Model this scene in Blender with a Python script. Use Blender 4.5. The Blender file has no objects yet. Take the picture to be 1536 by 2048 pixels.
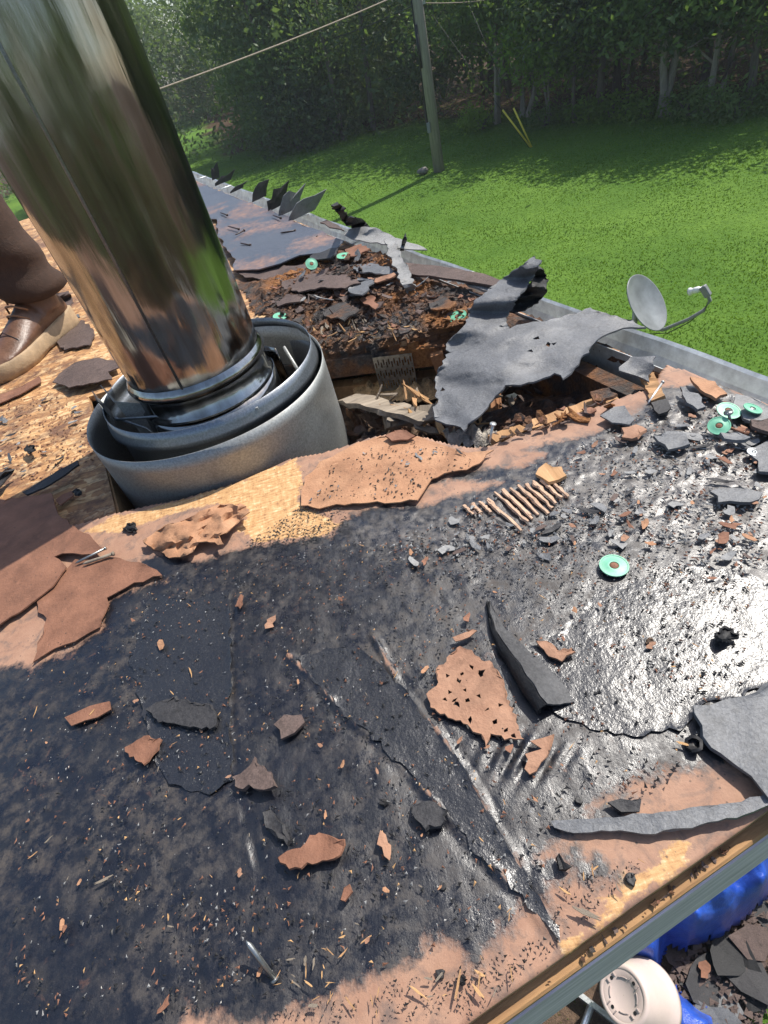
import bpy, bmesh, math, random
import numpy as np
from mathutils import Vector, Matrix, noise
from mathutils.geometry import delaunay_2d_cdt

# ------------------------------------------------------------------ camera, light, exposure
S = bpy.context.scene
COL = S.collection
ROOF = 3.0            # height of the roof surface above the lawn
EYE = 0.6             # eye above the roof surface
FPX = 1100.0          # focal length in pixels of a 1536 wide frame
AX_R = Vector((0.958005, -0.286750, 0.0))
AX_F = Vector((-0.191364, -0.639331, 0.744739))
AX_U = Vector((-0.213554, -0.713464, -0.667356))
CAM = Vector((0, 0, ROOF + EYE))

cd = bpy.data.cameras.new('camera'); cam = bpy.data.objects.new('camera', cd); COL.objects.link(cam)
cd.sensor_fit = 'HORIZONTAL'; cd.sensor_width = 36.0; cd.lens = 36.0 * FPX / 1536.0
cd.clip_start = 0.01; cd.clip_end = 500
cam.matrix_world = Matrix(((AX_R[0], -AX_R[1], -AX_R[2], CAM[0]),
                           (AX_F[0], -AX_F[1], -AX_F[2], CAM[1]),
                           (AX_U[0], -AX_U[1], -AX_U[2], CAM[2]),
                           (0, 0, 0, 1)))
S.camera = cam

SUN_AZ, SUN_EL = 61.0, 53.0      # azimuth clockwise from +Y (towards +X)
sd = Vector((math.sin(math.radians(SUN_AZ)) * math.cos(math.radians(SUN_EL)),
             math.cos(math.radians(SUN_AZ)) * math.cos(math.radians(SUN_EL)), math.sin(math.radians(SUN_EL))))
W = bpy.data.worlds.new('World'); S.world = W; W.use_nodes = True
wn = W.node_tree; bg = wn.nodes['Background']
sky = wn.nodes.new('ShaderNodeTexSky'); sky.sky_type = 'NISHITA'; sky.sun_disc = False
sky.sun_elevation = math.radians(SUN_EL); sky.sun_rotation = math.radians(SUN_AZ)
sky.dust_density = 1.5
wn.links.new(sky.outputs[0], bg.inputs[0]); bg.inputs[1].default_value = 0.13
sl = bpy.data.lights.new('sun', 'SUN'); sun = bpy.data.objects.new('sun', sl); COL.objects.link(sun)
sl.energy = 4.3; sl.angle = math.radians(0.53); sl.color = (1.0, 0.95, 0.87)
sun.rotation_euler = (-sd).to_track_quat('-Z', 'Y').to_euler()
sun.location = (20, 8, 30)
S.view_settings.view_transform = 'Standard'; S.view_settings.look = 'None'
S.view_settings.exposure = 0.5; S.view_settings.gamma = 1.0
S.render.engine = 'CYCLES'
S.cycles.max_bounces = 6; S.cycles.diffuse_bounces = 4; S.cycles.transparent_max_bounces = 6
S.cycles.use_denoising = True

random.seed(7); RNG = np.random.default_rng(7)

# ------------------------------------------------------------------ helpers
def ray(x, y):
    r = Vector((x - 768.0, y - 1024.0, FPX))
    return Vector((r.dot(AX_R), r.dot(AX_F), r.dot(AX_U)))
def at(x, y, dz=0.0):
    """point of the place at height dz above the roof surface seen in direction (x, y)"""
    d = ray(x, y); t = (dz - EYE) / d.z
    return Vector((d.x * t, d.y * t, ROOF + dz))
def gd(x, y, z=0.0):
    d = ray(x, y); t = (z - ROOF - EYE) / d.z
    return Vector((d.x * t, d.y * t, z))
def far(x, y, dist):
    return CAM + ray(x, y).normalized() * dist
def lift(p, dz):
    k = (EYE - dz) / EYE
    return Vector((p[0] * k, p[1] * k, ROOF + dz))

def tag(o, label=None, cat=None, group=None, kind=None):
    if label: o['label'] = label
    if cat: o['category'] = cat
    if group: o['group'] = group
    if kind: o['kind'] = kind
    return o
def empty(name, loc=(0, 0, 0), rz=0.0):
    o = bpy.data.objects.new(name, None); COL.objects.link(o)
    o.empty_display_size = 0.1; o.location = loc; o.rotation_euler = (0, 0, rz)
    return o
def link(name, me, mat=None, parent=None, smooth=False):
    o = bpy.data.objects.new(name, me); COL.objects.link(o)
    if mat is not None and len(me.materials) == 0: me.materials.append(mat)
    if smooth: me.polygons.foreach_set('use_smooth', [True] * len(me.polygons))
    if parent is not None:
        o.parent = parent
        o.matrix_parent_inverse = parent.matrix_basis.inverted()
    return o
def mesh(name, v, f):
    me = bpy.data.meshes.new(name); me.from_pydata([tuple(p) for p in v], [], f); me.update(); return me
def bm_obj(name, bm, mat, parent=None, smooth=False):
    me = bpy.data.meshes.new(name); bm.to_mesh(me); bm.free(); return link(name, me, mat, parent, smooth)
def add_box(bm, c, s, M=None, bevel=0.0):
    r = bmesh.ops.create_cube(bm, size=1.0)
    vs = r['verts']
    for q in vs:
        p = Vector((q.co.x * s[0], q.co.y * s[1], q.co.z * s[2]))
        if M: p = M @ p
        q.co = p + Vector(c)
    if bevel > 0:
        es = list({e for q in vs for e in q.link_edges})
        bmesh.ops.bevel(bm, geom=es, offset=bevel, segments=1, affect='EDGES')
def box_obj(name, c, s, mat, parent=None, M=None, bevel=0.0):
    bm = bmesh.new(); add_box(bm, c, s, M, bevel); return bm_obj(name, bm, mat, parent)
def frame(d, up=Vector((0, 0, 1))):
    d = Vector(d).normalized()
    if abs(d.dot(up)) > 0.98: up = Vector((1, 0, 0))
    a = up.cross(d).normalized(); b = d.cross(a)
    return a, b, d
def tube(bm, pts, radii, seg=10, cap=True, squash=1.0):
    pts = [Vector(p) for p in pts]; rings = []
    if not isinstance(radii, (list, tuple)): radii = [radii] * len(pts)
    for i, p in enumerate(pts):
        d = (pts[min(i + 1, len(pts) - 1)] - pts[max(i - 1, 0)])
        a, b, _ = frame(d)
        rings.append([bm.verts.new(p + (a * math.cos(2 * math.pi * k / seg) + b * math.sin(2 * math.pi * k / seg) * squash) * radii[i]) for k in range(seg)])
    for r0, r1 in zip(rings, rings[1:]):
        for k in range(seg): bm.faces.new((r0[k], r0[(k + 1) % seg], r1[(k + 1) % seg], r1[k]))
    if cap:
        bm.faces.new(rings[0][::-1]); bm.faces.new(rings[-1])
def tube_obj(name, pts, radii, mat, parent=None, seg=10, cap=True, squash=1.0):
    bm = bmesh.new(); tube(bm, pts, radii, seg, cap, squash); bmesh.ops.recalc_face_normals(bm, faces=bm.faces)
    return bm_obj(name, bm, mat, parent, True)
def lathe(bm, c, prof, seg=64, closed=False, ax=None):
    """prof: list of (r, z)"""
    c = Vector(c); rings = []
    for r, z in prof:
        rings.append([bm.verts.new(c + Vector((r * math.cos(2 * math.pi * k / seg), r * math.sin(2 * math.pi * k / seg), z))) for k in range(seg)])
    pr = list(zip(rings, rings[1:]))
    if closed: pr.append((rings[-1], rings[0]))
    for a, b in pr:
        for k in range(seg): bm.faces.new((a[k], a[(k + 1) % seg], b[(k + 1) % seg], b[k]))
    return rings
def nz(p, s, o=0.0):
    return noise.noise(Vector((p[0] * s + o, p[1] * s - o * 1.7, o * 3.1)))
def inside(poly, x, y):
    c = False; n = len(poly); j = n - 1
    for i in range(n):
        xi, yi = poly[i][0], poly[i][1]; xj, yj = poly[j][0], poly[j][1]
        if (yi > y) != (yj > y) and x < (xj - xi) * (y - yi) / (yj - yi) + xi: c = not c
        j = i
    return c
def inside_np(poly, X, Y):
    c = np.zeros(X.shape, bool); n = len(poly); j = n - 1
    for i in range(n):
        xi, yi = poly[i][0], poly[i][1]; xj, yj = poly[j][0], poly[j][1]
        if yi != yj:
            c ^= ((yi > Y) != (yj > Y)) & (X < (xj - xi) * (Y - yi) / (yj - yi) + xi)
        j = i
    return c
def dist_np(poly, X, Y, closed=True):
    d = np.full(X.shape, 1e9); n = len(poly)
    for i in range(n if closed else n - 1):
        ax, ay = poly[i][0], poly[i][1]; bx, by = poly[(i + 1) % n][0], poly[(i + 1) % n][1]
        L = (bx - ax) ** 2 + (by - ay) ** 2 + 1e-12
        t = np.clip(((X - ax) * (bx - ax) + (Y - ay) * (by - ay)) / L, 0, 1)
        d = np.minimum(d, np.hypot(X - ax - t * (bx - ax), Y - ay - t * (by - ay)))
    return d

# ------------------------------------------------------------------ materials
class NT:
    def __init__(s, name):
        s.m = bpy.data.materials.new(name); s.m.use_nodes = True
        s.t = s.m.node_tree; s.n = s.t.nodes; s.b = s.n['Principled BSDF']; s.out = s.n['Material Output']
    def l(s, a, b): s.t.links.new(a, b)
    def node(s, kind, **kw):
        q = s.n.new(kind)
        for k, v in kw.items():
            if k.startswith('i_'): s.set(q.inputs[k[2:].replace('_', ' ')], v)
            else: setattr(q, k, v)
        return q
    def set(s, sock, v):
        if isinstance(v, bpy.types.NodeSocket): s.l(v, sock)
        elif hasattr(sock, 'default_value'):
            if isinstance(v, (tuple, list)) and len(v) == 3 and sock.type == 'RGBA': v = (*v, 1)
            sock.default_value = v
    def coord(s, kind='Object', scale=(1, 1, 1), rot=(0, 0, 0), loc=(0, 0, 0)):
        if kind == 'World': o = s.node('ShaderNodeNewGeometry').outputs['Position']
        else: o = s.node('ShaderNodeTexCoord').outputs[kind]
        mp = s.node('ShaderNodeMapping'); s.l(o, mp.inputs[0])
        mp.inputs['Scale'].default_value = scale; mp.inputs['Rotation'].default_value = rot; mp.inputs['Location'].default_value = loc
        return mp.outputs[0]
    def noise(s, v, scale, detail=4, rough=0.55, dist=0.0):
        q = s.node('ShaderNodeTexNoise'); s.l(v, q.inputs['Vector'])
        q.inputs['Scale'].default_value = scale; q.inputs['Detail'].default_value = detail
        q.inputs['Roughness'].default_value = rough; q.inputs['Distortion'].default_value = dist
        return q.outputs['Fac']
    def voro(s, v, scale, feature='F1', out='Distance'):
        q = s.node('ShaderNodeTexVoronoi', feature=feature); s.l(v, q.inputs['Vector']); q.inputs['Scale'].default_value = scale
        return q.outputs[out]
    def ramp(s, f, stops, interp='LINEAR'):
        q = s.node('ShaderNodeValToRGB'); q.color_ramp.interpolation = interp; e = q.color_ramp.elements
        while len(e) < len(stops): e.new(0.5)
        for el, (p, c) in zip(e, stops):
            el.position = p; el.color = (c, c, c, 1) if isinstance(c, (int, float)) else (*c, 1)
        s.set(q.inputs[0], f); return q.outputs[0]
    def mix(s, f, a, b, mode='MIX'):
        q = s.node('ShaderNodeMix', data_type='RGBA', blend_type=mode)
        s.set(q.inputs['Factor'], f); s.set(q.inputs['A'], a); s.set(q.inputs['B'], b)
        for i in q.inputs:
            pass
        return q.outputs['Result']
    def math(s, op, a, b=None, c=None, clamp=False):
        q = s.node('ShaderNodeMath', operation=op, use_clamp=clamp); s.set(q.inputs[0], a)
        if b is not None: s.set(q.inputs[1], b)
        if c is not None: s.set(q.inputs[2], c)
        return q.outputs[0]
    def attr(s, name, out='Color'):
        return s.node('ShaderNodeAttribute', attribute_name=name).outputs[out]
    def bump(s, h, strength=0.3, dist=0.01, n=None):
        q = s.node('ShaderNodeBump'); s.l(h, q.inputs['Height']); q.inputs['Strength'].default_value = strength; q.inputs['Distance'].default_value = dist
        if n is not None: s.l(n, q.inputs['Normal'])
        return q.outputs[0]
    def bs(s, **kw):
        for k, v in kw.items(): s.set(s.b.inputs[k.replace('_', ' ')], v)
        return s
# mix node sockets of the same name exist for several types: pick the colour ones
def _mix(s, f, a, b, mode='MIX'):
    q = s.n.new('ShaderNodeMix'); q.data_type = 'RGBA'; q.blend_type = mode
    s.set(q.inputs[0], f); s.set(q.inputs[6], a); s.set(q.inputs[7], b)
    return q.outputs[2]
NT.mix = _mix

M = {}
def plain(name, col, rough=0.6, metal=0.0, var=0.25, scale=30, bump=0.15, spec=0.5, bd=0.004):
    t = NT(name); v = t.coord('Object'); f = t.noise(v, scale, 5, 0.6)
    lo = tuple(c * (1 - var) for c in col); hi = tuple(min(1, c * (1 + var)) for c in col)
    t.bs(Base_Color=t.ramp(f, [(0.3, lo), (0.7, hi)]), Roughness=rough, Metallic=metal)
    t.b.inputs['Specular IOR Level'].default_value = spec
    if bump: t.bs(Normal=t.bump(t.noise(v, scale * 4, 4), bump, bd))
    M[name] = t.m; return t.m

# black asphalt over brown facer paper, both on the near roof sheet; attribute 'mask': r asphalt, g bare board, b dusty grit
def make_roof_sheet_mat():
    t = NT('asphalt_and_paper'); v = t.coord('World')
    sep = t.node('ShaderNodeSeparateColor'); t.l(t.attr('mask'), sep.inputs[0]); cr, cg, cb = sep.outputs
    n1 = t.noise(v, 14, 6, 0.65); n2 = t.noise(v, 70, 5, 0.7); n3 = t.noise(v, 300, 4, 0.75)
    br = t.math('ADD', t.math('MULTIPLY', t.math('SUBTRACT', n1, 0.5), 0.9), t.math('MULTIPLY', t.math('SUBTRACT', n2, 0.5), 0.7))
    cov = t.ramp(t.math('ADD', cr, br), [(0.36, 0.0), (0.58, 1.0)])
    bare = t.ramp(t.math('ADD', cg, t.math('MULTIPLY', br, 0.8)), [(0.48, 0.0), (0.55, 1.0)])
    grit = t.ramp(t.math('ADD', cb, t.math('MULTIPLY', t.math('SUBTRACT', n2, 0.5), 1.6)), [(0.4, 0.0), (0.75, 1.0)])
    paper = t.mix(t.ramp(n2, [(0.3, 0.0), (0.7, 1.0)]), (0.26, 0.13, 0.078), (0.35, 0.19, 0.118))
    paper = t.mix(t.ramp(n1, [(0.35, 0.0), (0.7, 0.6)]), paper, (0.42, 0.25, 0.16))
    paper = t.mix(t.ramp(t.noise(v, 32, 5, 0.7, 0.6), [(0.48, 0.0), (0.68, 0.85)]), paper, (0.115, 0.082, 0.068))
    fs = t.math('ADD', t.math('MULTIPLY', t.noise(t.coord('World', (1, 5.0, 1), (0, 0, 0.5)), 42, 5, 0.7), 0.6), t.math('MULTIPLY', t.noise(t.coord('World', (4.0, 1, 1), (0, 0, 0.2), (2, 5, 1)), 36, 5, 0.7), 0.4))
    foam = t.ramp(fs, [(0.36, (0.24, 0.105, 0.04)), (0.46, (0.46, 0.25, 0.095)), (0.54, (0.56, 0.33, 0.14)), (0.64, (0.78, 0.57, 0.34))])
    st = t.coord('World', (1, 0.12, 1), (0, 0, 0.62)); streak = t.noise(st, 160, 4, 0.7)
    st2 = t.coord('World', (1, 0.16, 1), (0, 0, -0.25)); streak2 = t.noise(st2, 120, 4, 0.7)
    tar = t.mix(t.ramp(n1, [(0.3, 0.0), (0.75, 1.0)]), (0.0035, 0.0045, 0.010), (0.010, 0.010, 0.0115))  # bluish smooth patches: reflected sky put into the base colour
    d1 = t.noise(v, 38, 8, 0.78); d2 = t.noise(t.coord('World', (1, 0.5, 1), (0, 0, 0.5), (3, 1, 0)), 6, 6, 0.7)
    dust = t.math('MULTIPLY', t.ramp(d1, [(0.46, 0.0), (0.62, 1.0)]), t.ramp(d2, [(0.34, 0.0), (0.58, 1.0)]))
    tar = t.mix(t.math('MULTIPLY', dust, 0.6), tar, t.mix(n3, (0.03, 0.023, 0.018), (0.105, 0.08, 0.06)))
    worn = t.math('MULTIPLY', t.ramp(t.noise(v, 52, 6, 0.75, 0.8), [(0.6, 0.0), (0.68, 1.0)]), t.ramp(t.noise(t.coord('World', loc=(9, 4, 2)), 5, 4), [(0.48, 0.0), (0.6, 1.0)]))
    tar = t.mix(t.math('MULTIPLY', worn, 0.75), tar, (0.13, 0.065, 0.04))
    tar = t.mix(t.math('MULTIPLY', grit, 0.6), tar, t.mix(n3, (0.05, 0.042, 0.038), (0.20, 0.18, 0.16)))
    base = t.mix(bare, paper, foam)
    specks = t.ramp(t.voro(v, 120), [(0.10, 1.0), (0.17, 0.0)])
    base = t.mix(t.math('MULTIPLY', specks, t.ramp(n1, [(0.42, 0.0), (0.6, 1.0)])), base, (0.03, 0.025, 0.022))
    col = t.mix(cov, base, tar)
    rt = t.ramp(t.math('ADD', t.math('MULTIPLY', n2, 0.45), t.math('ADD', t.math('MULTIPLY', n1, 0.35), t.math('MULTIPLY', streak, 0.2))), [(0.36, 0.20), (0.5, 0.32), (0.64, 0.46)])
    rt = t.mix(dust, rt, (0.75, 0.75, 0.75))
    rough = t.mix(cov, (0.8, 0.8, 0.8), rt)
    hgt = t.math('ADD', t.math('MULTIPLY', n2, 0.8), t.math('ADD', t.math('MULTIPLY', n3, 0.85), t.math('MULTIPLY', t.math('MULTIPLY', t.math('ADD', streak, streak2), cov), 0.38)))
    hgt = t.math('ADD', hgt, t.math('MULTIPLY', cov, 0.8))
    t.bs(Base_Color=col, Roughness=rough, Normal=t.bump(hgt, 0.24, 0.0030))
    t.b.inputs['Specular IOR Level'].default_value = 0.85
    M['roof_sheet'] = t.m
make_roof_sheet_mat()

def make_osb():
    t = NT('osb_strands'); v = t.coord('World')
    def strands(rot, sc, seed):
        w = t.coord('World', (1, 3.4, 1), (0, 0, rot), (seed, seed * 2, 0))
        nz_ = t.node('ShaderNodeTexNoise'); t.l(w, nz_.inputs['Vector']); nz_.inputs['Scale'].default_value = 9
        ad = t.node('ShaderNodeVectorMath', operation='MULTIPLY_ADD'); t.l(nz_.outputs['Color'], ad.inputs[0]); ad.inputs[1].default_value = (0.09, 0.09, 0.0); t.l(w, ad.inputs[2])
        q = t.node('ShaderNodeTexVoronoi'); t.l(ad.outputs[0], q.inputs['Vector']); q.inputs['Scale'].default_value = sc
        e = t.node('ShaderNodeTexVoronoi', feature='DISTANCE_TO_EDGE'); t.l(ad.outputs[0], e.inputs['Vector']); e.inputs['Scale'].default_value = sc
        return q.outputs['Color'], e.outputs['Distance']
    c1, e1 = strands(0.3, 15, 0.0); c2, e2 = strands(1.5, 13, 3.7); c3, e3 = strands(-0.6, 20, 7.1)
    pick = t.ramp(t.noise(v, 30, 2), [(0.48, 0.0), (0.52, 1.0)]); pick2 = t.ramp(t.noise(t.coord('World', loc=(5, 3, 1)), 26, 2), [(0.52, 0.0), (0.56, 1.0)])
    cc = t.mix(pick2, t.mix(pick, c1, c2), c3); ee = t.mix(pick2, t.mix(pick, e1, e2), e3)
    g1 = t.node('ShaderNodeSeparateColor'); t.l(cc, g1.inputs[0])
    col = t.ramp(g1.outputs[0], [(0.0, (0.26, 0.11, 0.04)), (0.3, (0.44, 0.215, 0.08)), (0.6, (0.58, 0.32, 0.13)), (1.0, (0.78, 0.54, 0.29))])
    fine = t.noise(t.coord('World', (1, 7, 1), (0, 0, 0.4)), 70, 4, 0.7)
    col = t.mix(0.22, col, t.ramp(fine, [(0.3, (0.22, 0.09, 0.03)), (0.7, (0.75, 0.50, 0.27))]))
    dirt = t.ramp(t.math('ADD', t.noise(v, 7, 6, 0.7), t.math('MULTIPLY', t.noise(v, 60, 4), 0.3)), [(0.60, 0.0), (0.76, 0.9)])
    col = t.mix(dirt, col, (0.13, 0.065, 0.04))
    sv = t.coord('World', (1, 1.8, 1), (0, 0, 0.9))
    specks = t.ramp(t.math('ADD', t.voro(sv, 48), t.math('MULTIPLY', t.noise(v, 200, 2), 0.2)), [(0.16, 1.0), (0.24, 0.0)])
    col = t.mix(t.math('MULTIPLY', specks, t.ramp(t.noise(v, 9, 4), [(0.45, 0.0), (0.58, 0.95)])), col, (0.07, 0.035, 0.022))
    ed = t.ramp(ee, [(0.0, 0.0), (0.05, 1.0)])
    col = t.mix(t.ramp(ed, [(0.0, 0.6), (1.0, 0.0)]), col, (0.15, 0.06, 0.025))
    h = t.math('ADD', t.math('MULTIPLY', g1.outputs[0], 0.8), t.math('ADD', t.math('MULTIPLY', ed, 0.4), t.math('MULTIPLY', fine, 0.25)))
    t.bs(Base_Color=col, Roughness=0.72, Normal=t.bump(h, 0.6, 0.004))
    M['osb'] = t.m
make_osb()

def make_far_felt():
    t = NT('weathered_felt'); v = t.coord('World')
    n1 = t.noise(v, 2.6, 5, 0.6); n2 = t.noise(v, 45, 5, 0.7)
    tar = t.mix(n2, (0.045, 0.052, 0.07), (0.10, 0.108, 0.13))
    br = t.mix(n2, (0.22, 0.12, 0.085), (0.36, 0.21, 0.15))
    f = t.ramp(t.math('ADD', n1, t.math('MULTIPLY', t.math('SUBTRACT', n2, 0.5), 0.25)), [(0.54, 0.0), (0.68, 0.85)])
    t.bs(Base_Color=t.mix(f, tar, br), Roughness=t.mix(f, (0.42, 0.42, 0.42), (0.75, 0.75, 0.75)), Normal=t.bump(t.noise(v, 90, 5, 0.7), 0.5, 0.004))
    M['far_felt'] = t.m
make_far_felt()

def make_rot():
    t = NT('rotted_wood'); v = t.coord('World'); w = t.coord('World', (1, 4, 2), (0, 0, 0.5))
    n1 = t.noise(v, 9, 6, 0.7); n2 = t.noise(w, 55, 6, 0.75); n3 = t.noise(v, 160, 4, 0.7)
    a = t.ramp(n2, [(0.25, (0.035, 0.018, 0.011)), (0.5, (0.15, 0.07, 0.035)), (0.75, (0.36, 0.18, 0.09))])
    b = t.ramp(n2, [(0.3, (0.02, 0.018, 0.018)), (0.7, (0.12, 0.105, 0.095))])
    c = t.ramp(n3, [(0.35, (0.20, 0.07, 0.02)), (0.65, (0.42, 0.19, 0.06))])
    col = t.mix(t.ramp(n1, [(0.44, 0.0), (0.56, 1.0)]), a, b)
    col = t.mix(t.ramp(t.noise(v, 6, 3), [(0.52, 0.0), (0.64, 1.0)]), col, c)
    t.bs(Base_Color=col, Roughness=0.88, Normal=t.bump(t.math('ADD', n2, n3), 0.9, 0.008))
    M['rot'] = t.m
make_rot()

def make_shingle(name, c0, c1, rough=0.75, grain=420, spec=0.35):
    t = NT(name); v = t.coord('World')
    g = t.voro(v, grain, out='Color'); s = t.node('ShaderNodeSeparateColor'); t.l(g, s.inputs[0])
    n1 = t.noise(v, 16, 5, 0.65); n2 = t.noise(v, 90, 4, 0.7)
    col = t.mix(t.math('ADD', t.math('MULTIPLY', s.outputs[0], 0.45), t.math('MULTIPLY', n1, 0.55)), c0, c1)
    col = t.mix(t.ramp(t.noise(v, 40, 4, 0.7), [(0.56, 0.0), (0.76, 0.7)]), col, tuple(x * 0.45 for x in c0))
    col = t.mix(t.ramp(t.noise(v, 9, 6, 0.75, 0.6), [(0.5, 0.0), (0.7, 0.45)]), col, tuple(min(1, x * 1.25) for x in c1))
    col = t.mix(t.ramp(t.noise(t.coord('World', loc=(4, 7, 2)), 14, 6, 0.75, 0.4), [(0.58, 0.0), (0.72, 0.4)]), col, (c0[0] * 1.1, c0[1] * 0.8, c0[2] * 0.6))
    h = t.math('ADD', t.math('MULTIPLY', s.outputs[1], 0.5), t.math('ADD', t.math('MULTIPLY', n2, 0.8), t.math('MULTIPLY', n1, 1.5)))
    t.bs(Base_Color=col, Roughness=rough, Normal=t.bump(h, 0.6, 0.0025)); t.b.inputs['Specular IOR Level'].default_value = spec
    M[name] = t.m
make_shingle('shingle_grey', (0.06, 0.063, 0.068), (0.165, 0.17, 0.18), 0.58, 420, 0.6)
make_shingle('shingle_pale', (0.17, 0.17, 0.168), (0.33, 0.327, 0.318))
make_shingle('shingle_dark', (0.014, 0.014, 0.016), (0.055, 0.053, 0.055), 0.62)
make_shingle('shingle_brown', (0.045, 0.032, 0.028), (0.15, 0.105, 0.09))
make_shingle('felt_scuffed', (0.005, 0.006, 0.011), (0.022, 0.022, 0.024), 0.34, 500, 0.9)
make_shingle('felt_black', (0.006, 0.006, 0.007), (0.02, 0.02, 0.021), 0.6)

def make_paper(name, c0, c1):
    t = NT(name); v = t.coord('World')
    n1 = t.noise(v, 24, 5, 0.6); n2 = t.noise(v, 220, 3, 0.6)
    col = t.mix(t.ramp(n1, [(0.3, 0.0), (0.7, 1.0)]), c0, c1)
    col = t.mix(t.ramp(t.noise(v, 11, 5, 0.7, 0.5), [(0.5, 0.0), (0.72, 0.7)]), col, tuple(x * 0.5 for x in c0))
    col = t.mix(t.ramp(t.noise(v, 55, 4, 0.7), [(0.58, 0.0), (0.75, 0.5)]), col, tuple(min(1, x * 1.25) for x in c1))
    sp = t.ramp(t.voro(v, 95), [(0.07, 1.0), (0.13, 0.0)])
    col = t.mix(t.math('MULTIPLY', sp, t.ramp(t.noise(v, 30, 3), [(0.5, 0.0), (0.58, 1.0)])), col, (0.02, 0.016, 0.014))
    t.bs(Base_Color=col, Roughness=0.8, Normal=t.bump(t.math('ADD', n1, t.math('MULTIPLY', n2, 0.5)), 0.5, 0.005))
    M[name] = t.m
make_paper('kraft', (0.27, 0.135, 0.08), (0.38, 0.21, 0.13))
make_paper('kraft_dark', (0.16, 0.07, 0.04), (0.26, 0.12, 0.07))
make_paper('kraft_orange', (0.34, 0.165, 0.085), (0.45, 0.245, 0.135))

def make_pipe():
    t = NT('stained_stainless'); v = t.coord('Object')
    w = t.coord('Object', (1, 1, 0.07)); n1 = t.noise(w, 26, 5, 0.65); n2 = t.noise(w, 90, 4, 0.7); n3 = t.noise(v, 6, 4, 0.6)
    col = t.ramp(n1, [(0.25, (0.19, 0.175, 0.15)), (0.6, (0.42, 0.41, 0.385)), (0.85, (0.56, 0.55, 0.53))])
    spot = t.ramp(t.noise(v, 17, 5, 0.7), [(0.60, 0.0), (0.72, 0.6)])
    col = t.mix(spot, col, (0.30, 0.24, 0.19))
    rough = t.ramp(t.math('ADD', t.math('MULTIPLY', n2, 0.6), t.math('MULTIPLY', n3, 0.4)), [(0.33, 0.06), (0.58, 0.13), (0.78, 0.36)])
    h = t.math('ADD', t.math('MULTIPLY', n1, 0.22), t.math('MULTIPLY', t.noise(t.coord('Object', (1, 1, 0.35)), 7, 3, 0.5), 1.6))
    t.bs(Base_Color=col, Metallic=1.0, Roughness=rough, Normal=t.bump(h, 0.3, 0.02))
    M['pipe'] = t.m
make_pipe()
def make_galv(name, base, rough, sp=260):
    t = NT(name); v = t.coord('Object')
    n1 = t.noise(v, sp, 4, 0.7); n2 = t.noise(v, 9, 5, 0.6)
    col = t.mix(t.ramp(n1, [(0.35, 0.0), (0.65, 1.0)]), tuple(c * 0.75 for c in base), tuple(c * 1.15 for c in base))
    col = t.mix(t.ramp(n2, [(0.55, 0.0), (0.75, 0.5)]), col, (0.20, 0.17, 0.13))
    t.bs(Base_Color=col, Metallic=0.85, Roughness=t.ramp(n2, [(0.3, rough * 0.85), (0.7, rough * 1.2)]), Normal=t.bump(n1, 0.25, 0.001))
    M[name] = t.m
make_galv('galvanised', (0.38, 0.39, 0.375), 0.56)
make_galv('galvanised_dark', (0.27, 0.29, 0.31), 0.36)
make_galv('gutter_metal', (0.66, 0.69, 0.68), 0.42, 30); M['gutter_metal'].node_tree.nodes['Principled BSDF'].inputs['Metallic'].default_value = 0.35
make_galv('aluminium', (0.75, 0.76, 0.77), 0.3, 90)
plain('steel', (0.30, 0.31, 0.30), 0.38, 0.9, 0.3, 120, 0.2, bd=0.001)
plain('white_steel', (0.62, 0.62, 0.6), 0.35, 0.7, 0.15, 120, 0.1, bd=0.001)
def make_wood(name, c0, c1, scale=22, stretch=(12, 1, 12), rot=(0, 0, 0)):
    t = NT(name); w = t.coord('Object', stretch, rot); n = t.noise(w, scale, 6, 0.7)
    t.bs(Base_Color=t.ramp(n, [(0.3, c0), (0.7, c1)]), Roughness=0.8, Normal=t.bump(n, 0.5, 0.004)); M[name] = t.m
make_wood('lumber', (0.20, 0.085, 0.035), (0.42, 0.21, 0.10), 6)
make_wood('lumber_tan', (0.36, 0.19, 0.08), (0.56, 0.33, 0.16), 6)
make_wood('lumber_grey', (0.13, 0.105, 0.08), (0.34, 0.28, 0.21), 5)
make_wood('fascia_wood', (0.36, 0.31, 0.35), (0.72, 0.62, 0.68), 7, (1, 12, 12))
make_wood('lumber_edge', (0.22, 0.115, 0.05), (0.44, 0.25, 0.11), 9, (1, 10, 10))
make_wood('pole_wood', (0.17, 0.15, 0.13), (0.34, 0.31, 0.27), 3, (10, 10, 0.6))
plain('green_plastic', (0.16, 0.46, 0.30), 0.45, 0, 0.15, 60, 0.05)
plain('white_plastic', (0.72, 0.73, 0.70), 0.4, 0, 0.06, 40, 0.05)
plain('dish_paint', (0.21, 0.225, 0.23), 0.4, 0, 0.28, 6, 0.05)
plain('dish_grey', (0.20, 0.21, 0.21), 0.5, 0, 0.1, 20, 0.05)
plain('yellow_plastic', (0.62, 0.52, 0.06), 0.5, 0, 0.12, 10, 0.05)
plain('black_rubber', (0.012, 0.012, 0.013), 0.6, 0, 0.2, 40, 0.1)
plain('pot_plastic', (0.58, 0.47, 0.42), 0.55, 0, 0.07, 9, 0.08)
plain('pot_recess_shade', (0.36, 0.30, 0.28), 0.6, 0, 0.08, 9, 0.08)  # darker copy of the pot plastic, recess shade put into the colour
plain('fluff_tan', (0.62, 0.40, 0.20), 0.95, 0, 0.4, 60, 0.9, bd=0.01)
plain('fluff_grey', (0.48, 0.44, 0.38), 0.95, 0, 0.35, 60, 0.9, bd=0.01)
plain('rubble_brown', (0.11, 0.07, 0.045), 0.9, 0, 0.5, 40, 0.9, bd=0.01)
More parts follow.
